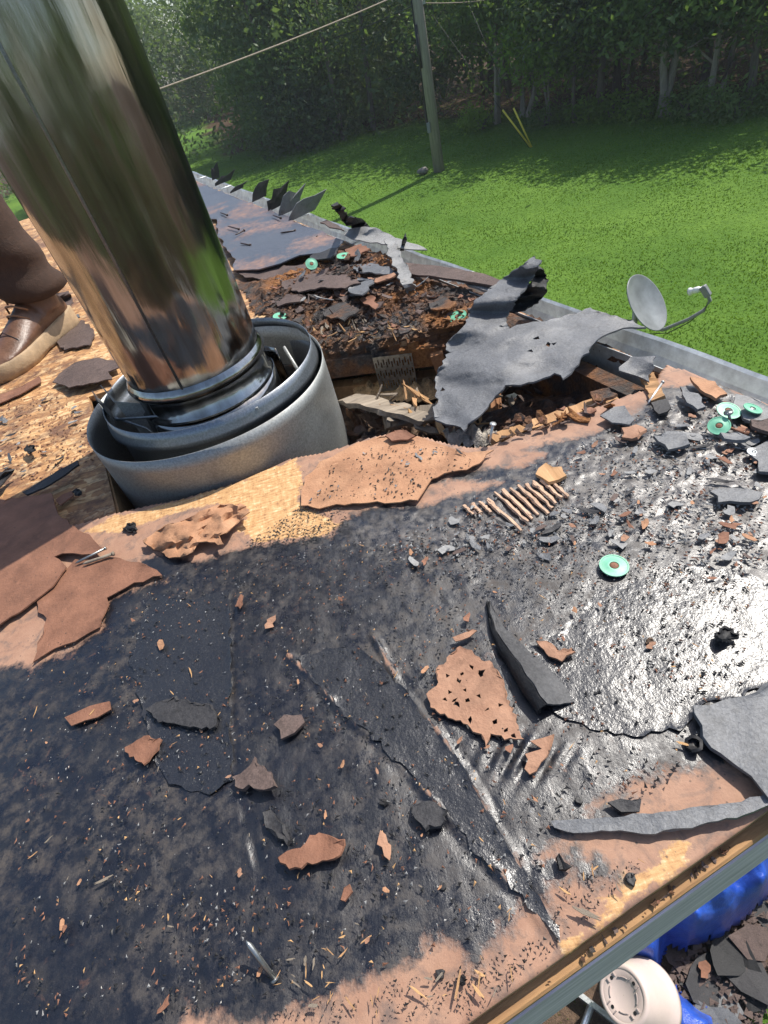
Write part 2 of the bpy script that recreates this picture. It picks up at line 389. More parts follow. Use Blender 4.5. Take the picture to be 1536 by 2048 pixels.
plain('wall_paint', (0.55, 0.53, 0.48), 0.7, 0, 0.05, 3, 0.1)
plain('boot_leather', (0.125, 0.062, 0.036), 0.42, 0, 0.35, 26, 0.35)
plain('boot_sole', (0.36, 0.25, 0.145), 0.7, 0, 0.2, 40, 0.3)
plain('trouser_cloth', (0.048, 0.024, 0.014), 0.85, 0, 0.25, 60, 0.5)
plain('shirt_cloth', (0.10, 0.11, 0.13), 0.85, 0, 0.2, 40, 0.4)
plain('skin', (0.50, 0.29, 0.20), 0.5, 0, 0.08, 20, 0.08)
plain('hair', (0.03, 0.02, 0.015), 0.6, 0, 0.3, 80, 0.5)
plain('shoe_dark', (0.05, 0.03, 0.025), 0.45, 0, 0.3, 30, 0.2)
plain('splinter_wood', (0.48, 0.28, 0.12), 0.75, 0, 0.35, 30, 0.2)
plain('grit_pale', (0.50, 0.47, 0.42), 0.7, 0, 0.3, 200, 0.0)
plain('grit_black', (0.016, 0.015, 0.015), 0.55, 0, 0.4, 200, 0.0)
plain('stone', (0.16, 0.15, 0.13), 0.8, 0, 0.3, 12, 0.6)
plain('ceramic', (0.75, 0.75, 0.72), 0.3, 0, 0.05, 12, 0.0)

def make_tarp():
    t = NT('blue_tarp'); v = t.coord('Object')
    n = t.noise(v, 16, 5, 0.6); wv = t.voro(v, 300)
    t.bs(Base_Color=t.mix(t.ramp(n, [(0.3, 0.0), (0.7, 1.0)]), (0.012, 0.045, 0.30), (0.03, 0.10, 0.50)), Roughness=0.28, Normal=t.bump(t.math('ADD', n, t.math('MULTIPLY', wv, 0.1)), 0.5, 0.02))
    M['tarp'] = t.m
make_tarp()

def leaf_mat(name, c0, c1, trans=0.35):
    t = NT(name); oi = t.node('ShaderNodeObjectInfo').outputs['Random']; v = t.coord('World')
    n = t.noise(v, 0.7, 3, 0.6); n2 = t.noise(v, 9, 2, 0.6)
    f = t.math('ADD', t.math('MULTIPLY', n, 0.9), t.math('ADD', t.math('MULTIPLY', n2, 0.5), t.math('SUBTRACT', t.math('MULTIPLY', oi, 0.25), 0.28)))
    col = t.ramp(f, [(0.3, c0), (0.75, c1)])
    t.bs(Base_Color=col, Roughness=0.55); t.b.inputs['Specular IOR Level'].default_value = 0.3
    tr = t.node('ShaderNodeBsdfTranslucent'); t.l(t.mix(1.0, col, (1.0, 1.0, 0.45), 'MULTIPLY'), tr.inputs[0])
    ms = t.node('ShaderNodeMixShader'); ms.inputs[0].default_value = trans
    t.l(t.b.outputs[0], ms.inputs[1]); t.l(tr.outputs[0], ms.inputs[2]); t.l(ms.outputs[0], t.out.inputs[0])
    M[name] = t.m
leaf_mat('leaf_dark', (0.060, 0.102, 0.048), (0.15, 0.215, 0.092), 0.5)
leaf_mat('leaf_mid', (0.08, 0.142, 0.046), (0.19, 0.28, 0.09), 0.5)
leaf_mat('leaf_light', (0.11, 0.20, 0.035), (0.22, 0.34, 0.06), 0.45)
leaf_mat('grass_blade', (0.075, 0.152, 0.015), (0.155, 0.268, 0.03), 0.45)
def make_bark(name, c0, c1):
    t = NT(name); w = t.coord('Object', (6, 6, 0.8)); n = t.noise(w, 3, 6, 0.7)
    t.bs(Base_Color=t.ramp(n, [(0.3, c0), (0.7, c1)]), Roughness=0.9, Normal=t.bump(n, 0.7, 0.03)); M[name] = t.m
make_bark('bark', (0.06, 0.05, 0.04), (0.17, 0.145, 0.115))
make_bark('bark_pale', (0.15, 0.135, 0.11), (0.36, 0.32, 0.27))
def make_lawn():
    t = NT('lawn_soil_and_grass'); v = t.coord('World')
    n = t.noise(v, 0.5, 6, 0.65); n2 = t.noise(v, 16, 6, 0.7)
    col = t.mix(t.ramp(n, [(0.35, 0.0), (0.65, 1.0)]), (0.08, 0.165, 0.022), (0.135, 0.24, 0.035))
    col = t.mix(t.ramp(n2, [(0.35, 0.6), (0.6, 0.0)]), col, (0.06, 0.125, 0.018))
    wood = t.attr('woods', 'Fac')
    lit = t.mix(t.noise(v, 3, 5, 0.7), (0.035, 0.024, 0.014), (0.10, 0.06, 0.035))
    wf = t.ramp(t.math('ADD', wood, t.math('MULTIPLY', t.math('SUBTRACT', t.noise(v, 0.6, 4), 0.5), 0.6)), [(0.4, 0.0), (0.6, 1.0)])
    t.bs(Base_Color=t.mix(wf, col, lit), Roughness=0.9, Normal=t.bump(n2, 0.8, 0.05)); t.b.inputs['Specular IOR Level'].default_value = 0.1
    M['lawn'] = t.m
make_lawn()

# ------------------------------------------------------------------ ground
GB = Vector((0.969, 0.247, 0)).normalized()       # direction of the near eave
GV = Vector((-GB.y, GB.x, 0))                     # from the near eave inwards
GG = Vector((-0.30603, 0.95202, 0)).normalized()  # direction of the gutter
GN = Vector((GG.y, -GG.x, 0))                     # outwards from the gutter
GQ = Vector((0.668, 0.686, 0))
EDGE_V = 0.0647
def uv(u, v, z=0.0):
    p = GB * u + GV * v; return Vector((p.x, p.y, ROOF + z))
def gut(s, o, z=0.0):
    p = GQ + GG * s + GN * o; return Vector((p.x, p.y, ROOF + z))

TREE_EDGE = [(-60, 60), (-12, 60), (-6, 50), (-3.2, 30), (0.6, 26.3), (3.5, 24), (6.2, 21), (7.4, 18.6), (8.4, 17.2), (9.6, 15.2), (10.6, 13.0), (12.5, 9.5), (14, 4), (13, -3), (8, -7), (3, -8.5), (0, -9), (-5, -9), (-10, -8), (-15, -2), (-18, 8), (-18, 20), (-16, 30), (-14, 40), (-12, 60)]
LAWN_POLY = TREE_EDGE[2:24] + [(-13, 45)]
def ground_z(x, y):
    r = math.hypot(x, y)
    return 0.06 * math.sin(x * 0.5 + y * 0.23) * min(1, max(0, (r - 5) / 8))
def build_ground():
    xs = np.concatenate([np.linspace(-150, -44, 5), np.linspace(-42, 42, 99), np.linspace(44, 150, 5)])
    X, Y = np.meshgrid(xs, xs); Z = 0.06 * np.sin(X * 0.5 + Y * 0.23) * np.clip((np.hypot(X, Y) - 5) / 8, 0, 1) * (np.hypot(X, Y) < 60)
    n = len(xs); v = np.stack([X, Y, Z], -1).reshape(-1, 3)
    f = [(j * n + i, j * n + i + 1, (j + 1) * n + i + 1, (j + 1) * n + i) for j in range(n - 1) for i in range(n - 1)]
    me = mesh('ground', v, f)
    d = dist_np(LAWN_POLY, X, Y) * np.where(inside_np(LAWN_POLY, X, Y), -1, 1)
    a = me.attributes.new('woods', 'FLOAT', 'POINT'); a.data.foreach_set('value', np.clip(d / 5 + 0.25, 0, 1).ravel())
    tag(link('ground', me, M['lawn'], None, True), kind='structure')
build_ground()

def build_grass():
    N = 300000
    r = 3.2 + 32 * RNG.random(N) ** 1.15; az = np.radians(-24 + 88 * RNG.random(N))
    x = r * np.sin(az); y = r * np.cos(az)
    keep = inside_np(LAWN_POLY, x, y) | (RNG.random(N) < 0.25)
    # not under the house
    ex = np.array([x - GQ.x, y - GQ.y]); keep &= (ex[0] * GN.x + ex[1] * GN.y) > -0.1
    # the little lawn corner below the near eave
    M2 = 9000
    x2 = RNG.uniform(-0.6, 2.2, M2); y2 = RNG.uniform(-1.2, 0.9, M2)
    e2 = ((x2 - 0.83) / 0.62) ** 2 + ((y2 - 0.42) / 0.36) ** 2
    x2 = x2[e2 > 1]; y2 = y2[e2 > 1]
    x = np.concatenate([x[keep], x2]); y = np.concatenate([y[keep], y2]); n = len(x); r = np.hypot(x, y)
    z = 0.06 * np.sin(x * 0.5 + y * 0.23) * np.clip((r - 5) / 8, 0, 1)
    cl = np.array([0.75 + 0.5 * noise.noise(Vector((a * 0.8, b * 0.8, 3))) for a, b in zip(x, y)])
    h = (0.014 + 0.017 * RNG.random(n)) * cl * (1 + r * 0.012); w = (0.004 + 0.0009 * r) * (0.7 + 0.6 * RNG.random(n))
    t = RNG.random(n) * 2 * np.pi; lx = RNG.normal(0, 0.5, n) * h; ly = RNG.normal(0, 0.5, n) * h
    v = np.empty((n, 3, 3))
    v[:, 0] = np.stack([x - w * np.cos(t), y - w * np.sin(t), z - 0.005], 1)
    v[:, 1] = np.stack([x + w * np.cos(t), y + w * np.sin(t), z - 0.005], 1)
    v[:, 2] = np.stack([x + lx, y + ly, z + h], 1)
    me = bpy.data.meshes.new('grass'); me.vertices.add(n * 3); me.vertices.foreach_set('co', v.ravel())
    me.loops.add(n * 3); me.loops.foreach_set('vertex_index', np.arange(n * 3, dtype=np.int32))
    me.polygons.add(n); me.polygons.foreach_set('loop_start', np.arange(0, n * 3, 3, dtype=np.int32))
    me.update(calc_edges=True); me.validate()
    tag(link('grass', me, M['grass_blade']), 'bright green mown grass covering the lawn', 'grass', kind='stuff')
build_grass()

# ------------------------------------------------------------------ woods
def leaf_mesh(name, cen, size, droop=0.0):
    n = len(cen); a = RNG.normal(size=(n, 3)); a /= np.linalg.norm(a, axis=1)[:, None]
    a[:, 2] = a[:, 2] * 0.7 - droop; a /= np.linalg.norm(a, axis=1)[:, None]
    b = np.cross(a, RNG.normal(size=(n, 3))); b /= np.linalg.norm(b, axis=1)[:, None]
    s = size * (0.6 + 0.8 * RNG.random(n))[:, None]
    v = np.empty((n, 4, 3)); v[:, 0] = cen - a * s; v[:, 1] = cen + b * s * 0.42 - a * s * 0.1; v[:, 2] = cen + a * s; v[:, 3] = cen - b * s * 0.42 - a * s * 0.1
    me = bpy.data.meshes.new(name); me.vertices.add(n * 4); me.vertices.foreach_set('co', v.ravel())
    me.loops.add(n * 4); me.loops.foreach_set('vertex_index', np.arange(n * 4, dtype=np.int32))
    me.polygons.add(n); me.polygons.foreach_set('loop_start', np.arange(0, n * 4, 4, dtype=np.int32))
    me.update(calc_edges=True); return me
def clumps(centres, per, spread, flat=0.7):
    out = []
    for c in centres:
        k = max(4, int(per * random.uniform(0.5, 1.5))); p = RNG.normal(size=(k, 3)) * spread * random.uniform(0.6, 1.3); p[:, 2] *= flat
        out.append(p + np.array(c))
    return np.concatenate(out)
def trunk_bm(stems, h, r, lean=0.0, limbs=7, seed=0):
    rnd = random.Random(seed); bm = bmesh.new(); ends = []
    for s in range(stems):
        a = rnd.uniform(0, 6.28); sp = 0.0 if stems == 1 else rnd.uniform(0.10, 0.22)
        pts = []; off = Vector((math.cos(a), math.sin(a), 0)) * (0.0 if stems == 1 else r * 1.6)
        dirv = Vector((math.cos(a) * sp + lean, math.sin(a) * sp, 1)); p = off.copy()
        k = 9
        for i in range(k + 1):
            pts.append(p.copy()); p = p + dirv * (h / k) + Vector((rnd.gauss(0, 0.05), rnd.gauss(0, 0.05), 0)) * (h / 8)
        rr = [r * (1.35 if i == 0 else 1.0) * (1 - 0.82 * i / k) for i in range(k + 1)]
        tube(bm, pts, rr, 8, False)
        for q in range(limbs):
            i = rnd.randint(2, k - 1); b0 = pts[i]; aa = rnd.uniform(0, 6.28); L = h * rnd.uniform(0.12, 0.26)
            e = b0 + Vector((math.cos(aa) * L, math.sin(aa) * L, L * rnd.uniform(-0.1, 0.7)))
            mid = b0.lerp(e, 0.5) + Vector((0, 0, L * 0.12))
            tube(bm, [b0, mid, e], [rr[i] * 0.5, rr[i] * 0.33, 0.012], 6, False); ends += [mid, e, b0.lerp(e, 0.75)]
    return bm, ends
def tree(name, x, y, h, r, label, stems=1, lean=0.0, low=1.6, wide=2.4, leaf='leaf_dark', bark='bark', per=70, n=70, size=0.13, seed=0, group=None, droop=0.35):
    random.seed(seed + 11)
    root = empty(name, (x, y, ground_z(x, y))); tag(root, label, 'tree', group)
    bm, ends = trunk_bm(stems, h, r, lean, 7 if stems == 1 else 4, seed)
    bm.transform(Matrix.Translation(root.location)); bm_obj('trunk', bm, M[bark], root, True)
    cs = []
    for i in range(n):
        t = random.random() ** 1.5; zz = low + (h * 0.98 - low) * t
        R = wide * (0.35 + 0.65 * math.sin(math.pi * min(1, 0.12 + 0.85 * t))) * math.sqrt(random.random())
        a = random.uniform(0, 6.283); cs.append((R * math.cos(a) + lean * zz, R * math.sin(a), zz - random.random() * 0.5))
    cs += [tuple(e) for e in ends if e.z > low]
    me = leaf_mesh('crown', clumps(cs, per, 0.42) + np.array(root.location), size, droop)
    link('crown', me, M[leaf], root)
    return root
def bush(name, x, y, rx, h, label, leaf='leaf_dark', n=45, per=60, size=0.09, seed=0, cat='bush', group=None):
    random.seed(seed + 77)
    root = empty(name, (x, y, ground_z(x, y))); tag(root, label, cat, group)
    bm = bmesh.new()
    for k in range(6):
        a = k * 1.05 + seed; tube(bm, [(0.06 * math.cos(a), 0.06 * math.sin(a), -0.02), (0.3 * rx * math.cos(a), 0.3 * rx * math.sin(a), h * 0.45), (0.55 * rx * math.cos(a), 0.55 * rx * math.sin(a), h * 0.8)], [0.035, 0.022, 0.006], 6, False)
    bm.transform(Matrix.Translation(root.location)); bm_obj('stem', bm, M['bark'], root, True)
    cs = []
    for i in range(n):
        a = random.uniform(0, 6.283); u = random.uniform(-0.05, 1); R = rx * math.sqrt(max(0.05, 1 - (u * 1.05 - 0.3) ** 2)) * random.uniform(0.5, 1.0)
        cs.append((R * math.cos(a), R * math.sin(a), h * (0.08 + 0.85 * max(0, u))))
    me = leaf_mesh('crown', clumps(cs, per, 0.16 * rx + 0.1) + np.array(root.location), size, 0.2)
    link('crown', me, M[leaf], root); return root

# trees along the right edge of the lawn, from the utility pole to the right border of the picture
def tpos(px, py): p = gd(px, py); return p.x, p.y
TG = 'trees along the edge of the lawn'
row = [  # px, py of the foot, height, radius, stems, lean, low, leaf, label
    (990, 252, 10, 0.11, 4, 0.02, 2.6, 'leaf_mid', 'multi-stemmed pale tree fanning out behind the yellow guy guards', 'bark_pale'),
    (1048, 240, 11, 0.12, 2, 0.10, 2.9, 'leaf_mid', 'pale forked tree leaning right beside the multi-stemmed clump', 'bark_pale'),
    (1100, 248, 7, 0.055, 2, 0.0, 1.5, 'leaf_light', 'thin pale sapling pair between the forked tree and the dark trunks', 'bark_pale'),
    (1149, 250, 9, 0.09, 1, 0.0, 2.3, 'leaf_dark', 'slim straight tree standing left of the thick dark trunk', 'bark'),
    (1198, 238, 12, 0.17, 1, 0.0, 2.4, 'leaf_dark', 'thick dark straight trunk in the middle of the tree row', 'bark'),
    (1253, 233, 8, 0.07, 1, 0.03, 2.2, 'leaf_light', 'thin tree with a sunlit leafy branch behind it', 'bark'),
    (1322, 234, 10, 0.17, 2, 0.03, 2.0, 'leaf_mid', 'forked tree with a flared grey base near the right border', 'bark_pale'),
    (1412, 230, 9, 0.13, 2, 0.05, 1.9, 'leaf_mid', 'tree with a curving pale stem right of the forked flared trunk', 'bark_pale'),
    (1490, 226, 10, 0.15, 1, -0.06, 1.8, 'leaf_dark', 'dark leaning tree nearest the right border of the picture', 'bark'),
]
for i, (px, py, h, r, st, ln, lo, lf, lab, bk) in enumerate(row):
    x, y = tpos(px, py)
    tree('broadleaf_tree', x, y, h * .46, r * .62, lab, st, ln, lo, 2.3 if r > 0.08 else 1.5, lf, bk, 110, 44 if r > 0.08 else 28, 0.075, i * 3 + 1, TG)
row2 = [  # second row, x, y, height, radius
    (5.6, 23.5, 11, 0.14, 'slender dark tree just right of the utility pole at the wood edge', 1.5),
    (8.6, 21.0, 12, 0.15, 'dark tree behind the multi-stemmed clump', 1.9),
    (10.3, 19.0, 12, 0.16, 'dark tree deep in shade behind the thick trunk', 2.1),
    (11.6, 16.8, 11, 0.15, 'dark tree in shade behind the forked flared trunk', 1.9),
    (12.8, 14.4, 12, 0.16, 'dark tree standing back in shade at the far right', 1.7),
    (2.7, 27.5, 12, 0.16, 'dark tree rising left of the utility pole above the bare brown bank', 1.4),
    (4.2, 30.5, 13, 0.16, 'tall dark tree set back behind the utility pole', 1.6),
]
for i, (x, y, h, r, lab, lo) in enumerate(row2):
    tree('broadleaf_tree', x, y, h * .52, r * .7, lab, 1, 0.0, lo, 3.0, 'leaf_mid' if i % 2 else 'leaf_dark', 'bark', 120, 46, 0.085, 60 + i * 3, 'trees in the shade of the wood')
# left mass beside the mown path
left = [
    (1.6, 35.0, 6.5, 0.2, 'broad dark tree whose low boughs hang over the mown path', 0.7, 3.6, 'leaf_dark'),
    (0.6, 29.0, 7, 0.18, 'dark leafy tree between the path tree and the green mid tree', 0.6, 3.2, 'leaf_mid'),
    (-7.4, 31.0, 8, 0.22, 'large dark tree on the far left of the mown path behind the flue pipe', 1.0, 3.6, 'leaf_dark'),
    (2.0, 28.6, 6.5, 0.16, 'green mid-height tree above the dark bush left of the pole', 0.7, 2.8, 'leaf_mid'),
]
for i, (x, y, h, r, lab, lo, wd, lf) in enumerate(left):
    tree('broadleaf_tree', x, y, h, r, lab, 1, 0.0, lo, wd, lf, 'bark', 150, 105, 0.105, 120 + i * 3, 'trees beside the mown path')
bushes = [
    (600, 300, 1.5, 2.3, 'large rounded dark bush at the lawn edge left of the pole', 'leaf_dark', 60),
    (545, 268, 1.3, 2.3, 'leafy green bush where the mown path bends', 'leaf_mid', 55),
    (670, 282, 1.3, 1.7, 'low dark bush on the brown bank left of the pole', 'leaf_dark', 45),
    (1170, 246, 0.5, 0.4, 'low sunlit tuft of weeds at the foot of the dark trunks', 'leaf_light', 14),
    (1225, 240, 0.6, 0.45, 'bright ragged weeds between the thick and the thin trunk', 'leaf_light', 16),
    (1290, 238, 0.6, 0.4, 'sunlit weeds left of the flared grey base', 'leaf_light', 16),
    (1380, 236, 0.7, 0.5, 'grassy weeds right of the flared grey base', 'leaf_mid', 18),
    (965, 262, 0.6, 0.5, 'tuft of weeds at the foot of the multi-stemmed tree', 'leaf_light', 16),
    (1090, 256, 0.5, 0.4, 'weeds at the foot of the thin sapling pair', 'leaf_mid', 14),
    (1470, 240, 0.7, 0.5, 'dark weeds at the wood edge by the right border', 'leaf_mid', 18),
]
for i, (px, py, rx, h, lab, lf, n) in enumerate(bushes):
    x, y = tpos(px, py); bush('bush', x, y, rx, h, lab, lf, n, 60, 0.09 if rx > 1 else 0.055, i * 5, 'bush' if rx > 1 else 'weeds')

def build_woodland():
    random.seed(5); cs = []; small = []
    for k in range(1750):
        az = math.radians(random.uniform(-40, 75)); rr = random.uniform(25, 44)
        edge = {True: 0}.get(False, 0)
        x, y = rr * math.sin(az), rr * math.cos(az)
        if az > math.radians(12): rr = random.uniform(20.5, 34) + 9 * max(0, 0.6 - az); x, y = rr * math.sin(az), rr * math.cos(az)
        if inside(LAWN_POLY, x, y): continue
        if -7.2 < x < -0.9 and 24 < y < 60 and random.random() < 0.93: 
            if not (y > 46): continue
        cs.append((x, y, random.random() ** 1.2 * 6.5 + (0.2 if az < math.radians(12) or random.random() < .12 else 1.9)))
    for k in range(260):
        cs.append((random.uniform(-9, 0), random.uniform(48, 58), random.random() * 7))
    for k in range(420):
        az = math.radians(random.uniform(95, 310)); rr = random.uniform(11.5, 22); q = (rr * math.sin(az), rr * math.cos(az), .3 + random.random() * 5.5)
        if not inside(LAWN_POLY, q[0], q[1]): cs.append(q)
    p = clumps(cs, 130, 0.8, 0.75)
    me = leaf_mesh('woodland', p, 0.13, 0.2)
    tag(link('woodland', me, M['leaf_dark']), 'dense dark wood closing off the far side of the lawn', 'wood', kind='stuff')
    bm = bmesh.new()
    for k in range(90):
        az = math.radians(random.uniform(-35, 72)); rr = random.uniform(24, 36)
        x, y = rr * math.sin(az), rr * math.cos(az)
        if inside(LAWN_POLY, x, y) or (-7 < x < -1 and y < 60): continue
        tube(bm, [(x, y, -0.1), (x + random.gauss(0, 0.3), y, 4), (x + random.gauss(0, 0.5), y, 9)], [random.uniform(0.06, 0.16), 0.08, 0.03], 6, False)
    o = bm_obj('woodland_trunks', bm, M['bark'], None, True); tag(o, 'thin shaded trunks deep in the dark wood', 'trunks', kind='stuff')
build_woodland()

# ------------------------------------------------------------------ utility pole, wires, guys
def build_pole():
    p = gd(878, 340); root = empty('utility_pole', p); tag(root, 'weathered grey wooden utility pole standing on the lawn', 'utility pole')
    tube_obj('shaft', [p + Vector((0, 0, -0.1)), p + Vector((0, 0, 4)), p + Vector((0, 0, 9.5))], [0.145, 0.125, 0.10], M['pole_wood'], root, 14)
    box_obj('meter_box', p + Vector((-0.15, -0.1, 1.0)), (0.07, 0.08, 0.22), M['dish_grey'], root, None, 0.008)
    tube_obj('riser_cable', [p + Vector((-0.14, -0.03, 1.1)), p + Vector((-0.135, -0.03, 3.4)), p + Vector((-0.12, -0.02, 6))], 0.018, M['black_rubber'], root, 6)
    tube_obj('riser_conduit', [p + Vector((-0.13, -0.09, 2.2)), p + Vector((-0.125, -0.09, 3.0))], 0.035, M['black_rubber'], root, 8)
    for z in (3.33, 3.9):
        box_obj('wire_bracket', p + Vector((0.13, -0.05, z)), (0.08, 0.05, 0.06), M['steel'], root)
    return p
PP = build_pole()
def wire(name, a, b, sag, r, mat, label):
    a = Vector(a); b = Vector(b)
    pts = [a.lerp(b, t / 24) - Vector((0, 0, sag * 4 * (t / 24) * (1 - t / 24))) for t in range(25)]
    o = tube_obj(name, pts, r, mat, None, 6); tag(o, label, 'cable'); return o
wire('overhead_cable', PP + Vector((0, -0.12, 3.62)), far(235, 208, 9.5), 0.05, 0.014, M['lumber_grey'], 'twisted service cable running from the utility pole down to the left')
wire('overhead_cable', PP + Vector((0.1, 0, 3.33)), far(1100, -30, 22), 0.12, 0.012, M['lumber_grey'], 'cable rising right from the bracket on the utility pole')
wire('overhead_cable', PP + Vector((-0.1, 0, 3.33)), far(600, 92, 30), 0.1, 0.01, M['black_rubber'], 'thin dark cable running left from the utility pole bracket into the trees')
GA = gd(1062, 297)
for k, (px, py, lab) in enumerate([(1005, 220, 'longer yellow plastic guy guard leaning left on the lawn'), (1027, 216, 'steeper yellow plastic guy guard meeting the other at its foot')]):
    top = far(px, py, (GA - CAM).length * 0.985)
    root = empty('guy_guard', GA); tag(root, lab, 'guy guard', 'yellow guy guards')
    tube_obj('sleeve', [GA + Vector((0.02 * k, 0, 0.02)), top], [0.022, 0.022], M['yellow_plastic'], root, 8)
    tube_obj('guy_wire', [GA + Vector((0.02 * k, 0, -0.05)), top + (top - GA) * 2.2], 0.006, M['black_rubber'], root, 6)
sp = gd(846, 346); bm = bmesh.new(); bmesh.ops.create_icosphere(bm, subdivisions=2, radius=0.12)
for q in bm.verts: q.co = Vector((q.co.x * 1.3, q.co.y, q.co.z * 0.7)) * (1 + 0.25 * nz(q.co, 9)) + sp + Vector((0, 0, 0.05))
tag(bm_obj('stone', bm, M['stone'], None, True), 'small dark stone in the grass beside the utility pole', 'stone')

# ------------------------------------------------------------------ the house
HOUSE = empty('house', (-1.5, 2.5, 0)); tag(HOUSE, 'low house with a stripped flat roof, open hole and metal gutter', 'house')
FAR_S = 4.9           # gutter run past the reference point
ROOF_O = -0.035       # roof edge relative to the gutter line
def line_u_at_gutter(v):
    # u where the roof edge meets the line of constant v
    o = GQ + GN * ROOF_O; A = GB; Bd = -GG; d = o - GV * v
    # solve A*u + Bd*s = d
    det = A.x * Bd.y - A.y * Bd.x
    return (d.x * Bd.y - d.y * Bd.x) / det
# front sheet outline
back_px = [(-330, 1118), (-120, 1095), (20, 1076), (158, 1049), (228, 1027), (300, 1010), (352, 1002), (420, 982), (482, 962), (540, 938), (590, 915), (645, 905), (700, 888), (745, 872), (792, 863), (850, 872), (900, 886), (950, 893), (985, 888), (1040, 868), (1100, 846), (1155, 826), (1210, 806), (1255, 790), (1302, 776), (1322, 752), (1335, 728)]
back_w = [at(x, y) for x, y in back_px]
def w2(p): return (p.x, p.y)
se = gut(0.30, ROOF_O)
front_poly = [w2(uv(-2.6, EDGE_V))] + [w2(uv(line_u_at_gutter(EDGE_V), EDGE_V))] + [w2(gut(0.0, ROOF_O))] + [w2(p) for p in back_w[::-1]] + [w2(uv(-2.6, 0.98))]

px_of = lambda p: None
def to_px(X, Y):
    """world xy on the roof surface -> direction in the reference frame (numpy)"""
    d = -EYE
    qx = X * AX_R[0] + Y * AX_F[0] + d * AX_U[0]; qy = X * AX_R[1] + Y * AX_F[1] + d * AX_U[1]; qz = X * AX_R[2] + Y * AX_F[2] + d * AX_U[2]
    qz = np.maximum(qz, 1e-3)
    return 768 + FPX * qx / qz, 1024 + FPX * qy / qz
def wpoly(pts): return [w2(at(x, y)) for x, y in pts]

# where the black asphalt, the bare board and the grit lie on the near sheet
ASPH = wpoly([(-700, 1450), (-60, 1345), (70, 1335), (150, 1300), (205, 1255), (222, 1195), (330, 1165), (285, 1128), (310, 1110), (400, 1125), (470, 1105), (560, 1085), (660, 1075), (700, 1030), (780, 1015), (850, 1010), (925, 995), (1000, 965), (930, 960), (870, 965), (960, 935), (1040, 930), (1090, 905), (1040, 900), (1150, 880), (1230, 850), (1330, 780), (1440, 760), (1536, 830), (1700, 900), (1700, 1560), (1536, 1600), (1470, 1510), (1400, 1525), (1260, 1560), (1180, 1600), (1160, 1625), (1260, 1600), (1250, 1640), (1130, 1660), (1080, 1710), (1150, 1705), (1215, 1725), (1240, 1765), (1150, 1760), (1105, 1790), (1110, 1850), (1060, 1820), (1030, 1860), (1000, 1895), (930, 1945), (900, 1885), (850, 1880), (800, 1930), (720, 1975), (600, 2010), (500, 2035), (380, 2020), (330, 2100), (100, 2300), (-700, 2300)])
BARE = [wpoly([(225, 1035), (350, 1003), (480, 962), (590, 916), (605, 950), (595, 1005), (650, 1030), (690, 1050), (640, 1075), (520, 1085), (470, 1060), (500, 1020), (440, 1005), (330, 1030), (240, 1065), (165, 1065)]),
        wpoly([(1090, 925), (1130, 945), (1120, 965), (1060, 975), (1040, 960)]),
        wpoly([(1230, 1765), (1330, 1710), (1370, 1690), (1370, 1730), (1300, 1790), (1190, 1870), (1130, 1905), (1120, 1890), (1200, 1830)])]
GRIT = wpoly([(1130, 900), (1320, 790), (1440, 780), (1536, 860), (1700, 900), (1700, 1300), (1500, 1180), (1350, 1100), (1250, 1050), (1100, 1080), (900, 1110), (760, 1090), (700, 1060), (900, 1030)])
SEAMS = [([(462, 1165), (470, 1290), (466, 1420), (474, 1560), (510, 1700), (545, 1800), (562, 1850)], -0.0035, 0.0028),
         ([(578, 1312), (640, 1372), (700, 1440), (760, 1485), (830, 1560), (880, 1612), (940, 1690), (1010, 1755), (1075, 1830), (1138, 1898)], 0.0042, 0.0042),
         ([(745, 1270), (800, 1370), (880, 1470), (930, 1540), (975, 1620), (1045, 1738)], 0.004, 0.0034),
         ([(1000, 1310), (1120, 1290), (1240, 1270), (1300, 1215)], -0.004, 0.003),
         ([(300, 1720), (350, 1830), (420, 1940)], 0.002, 0.003)]
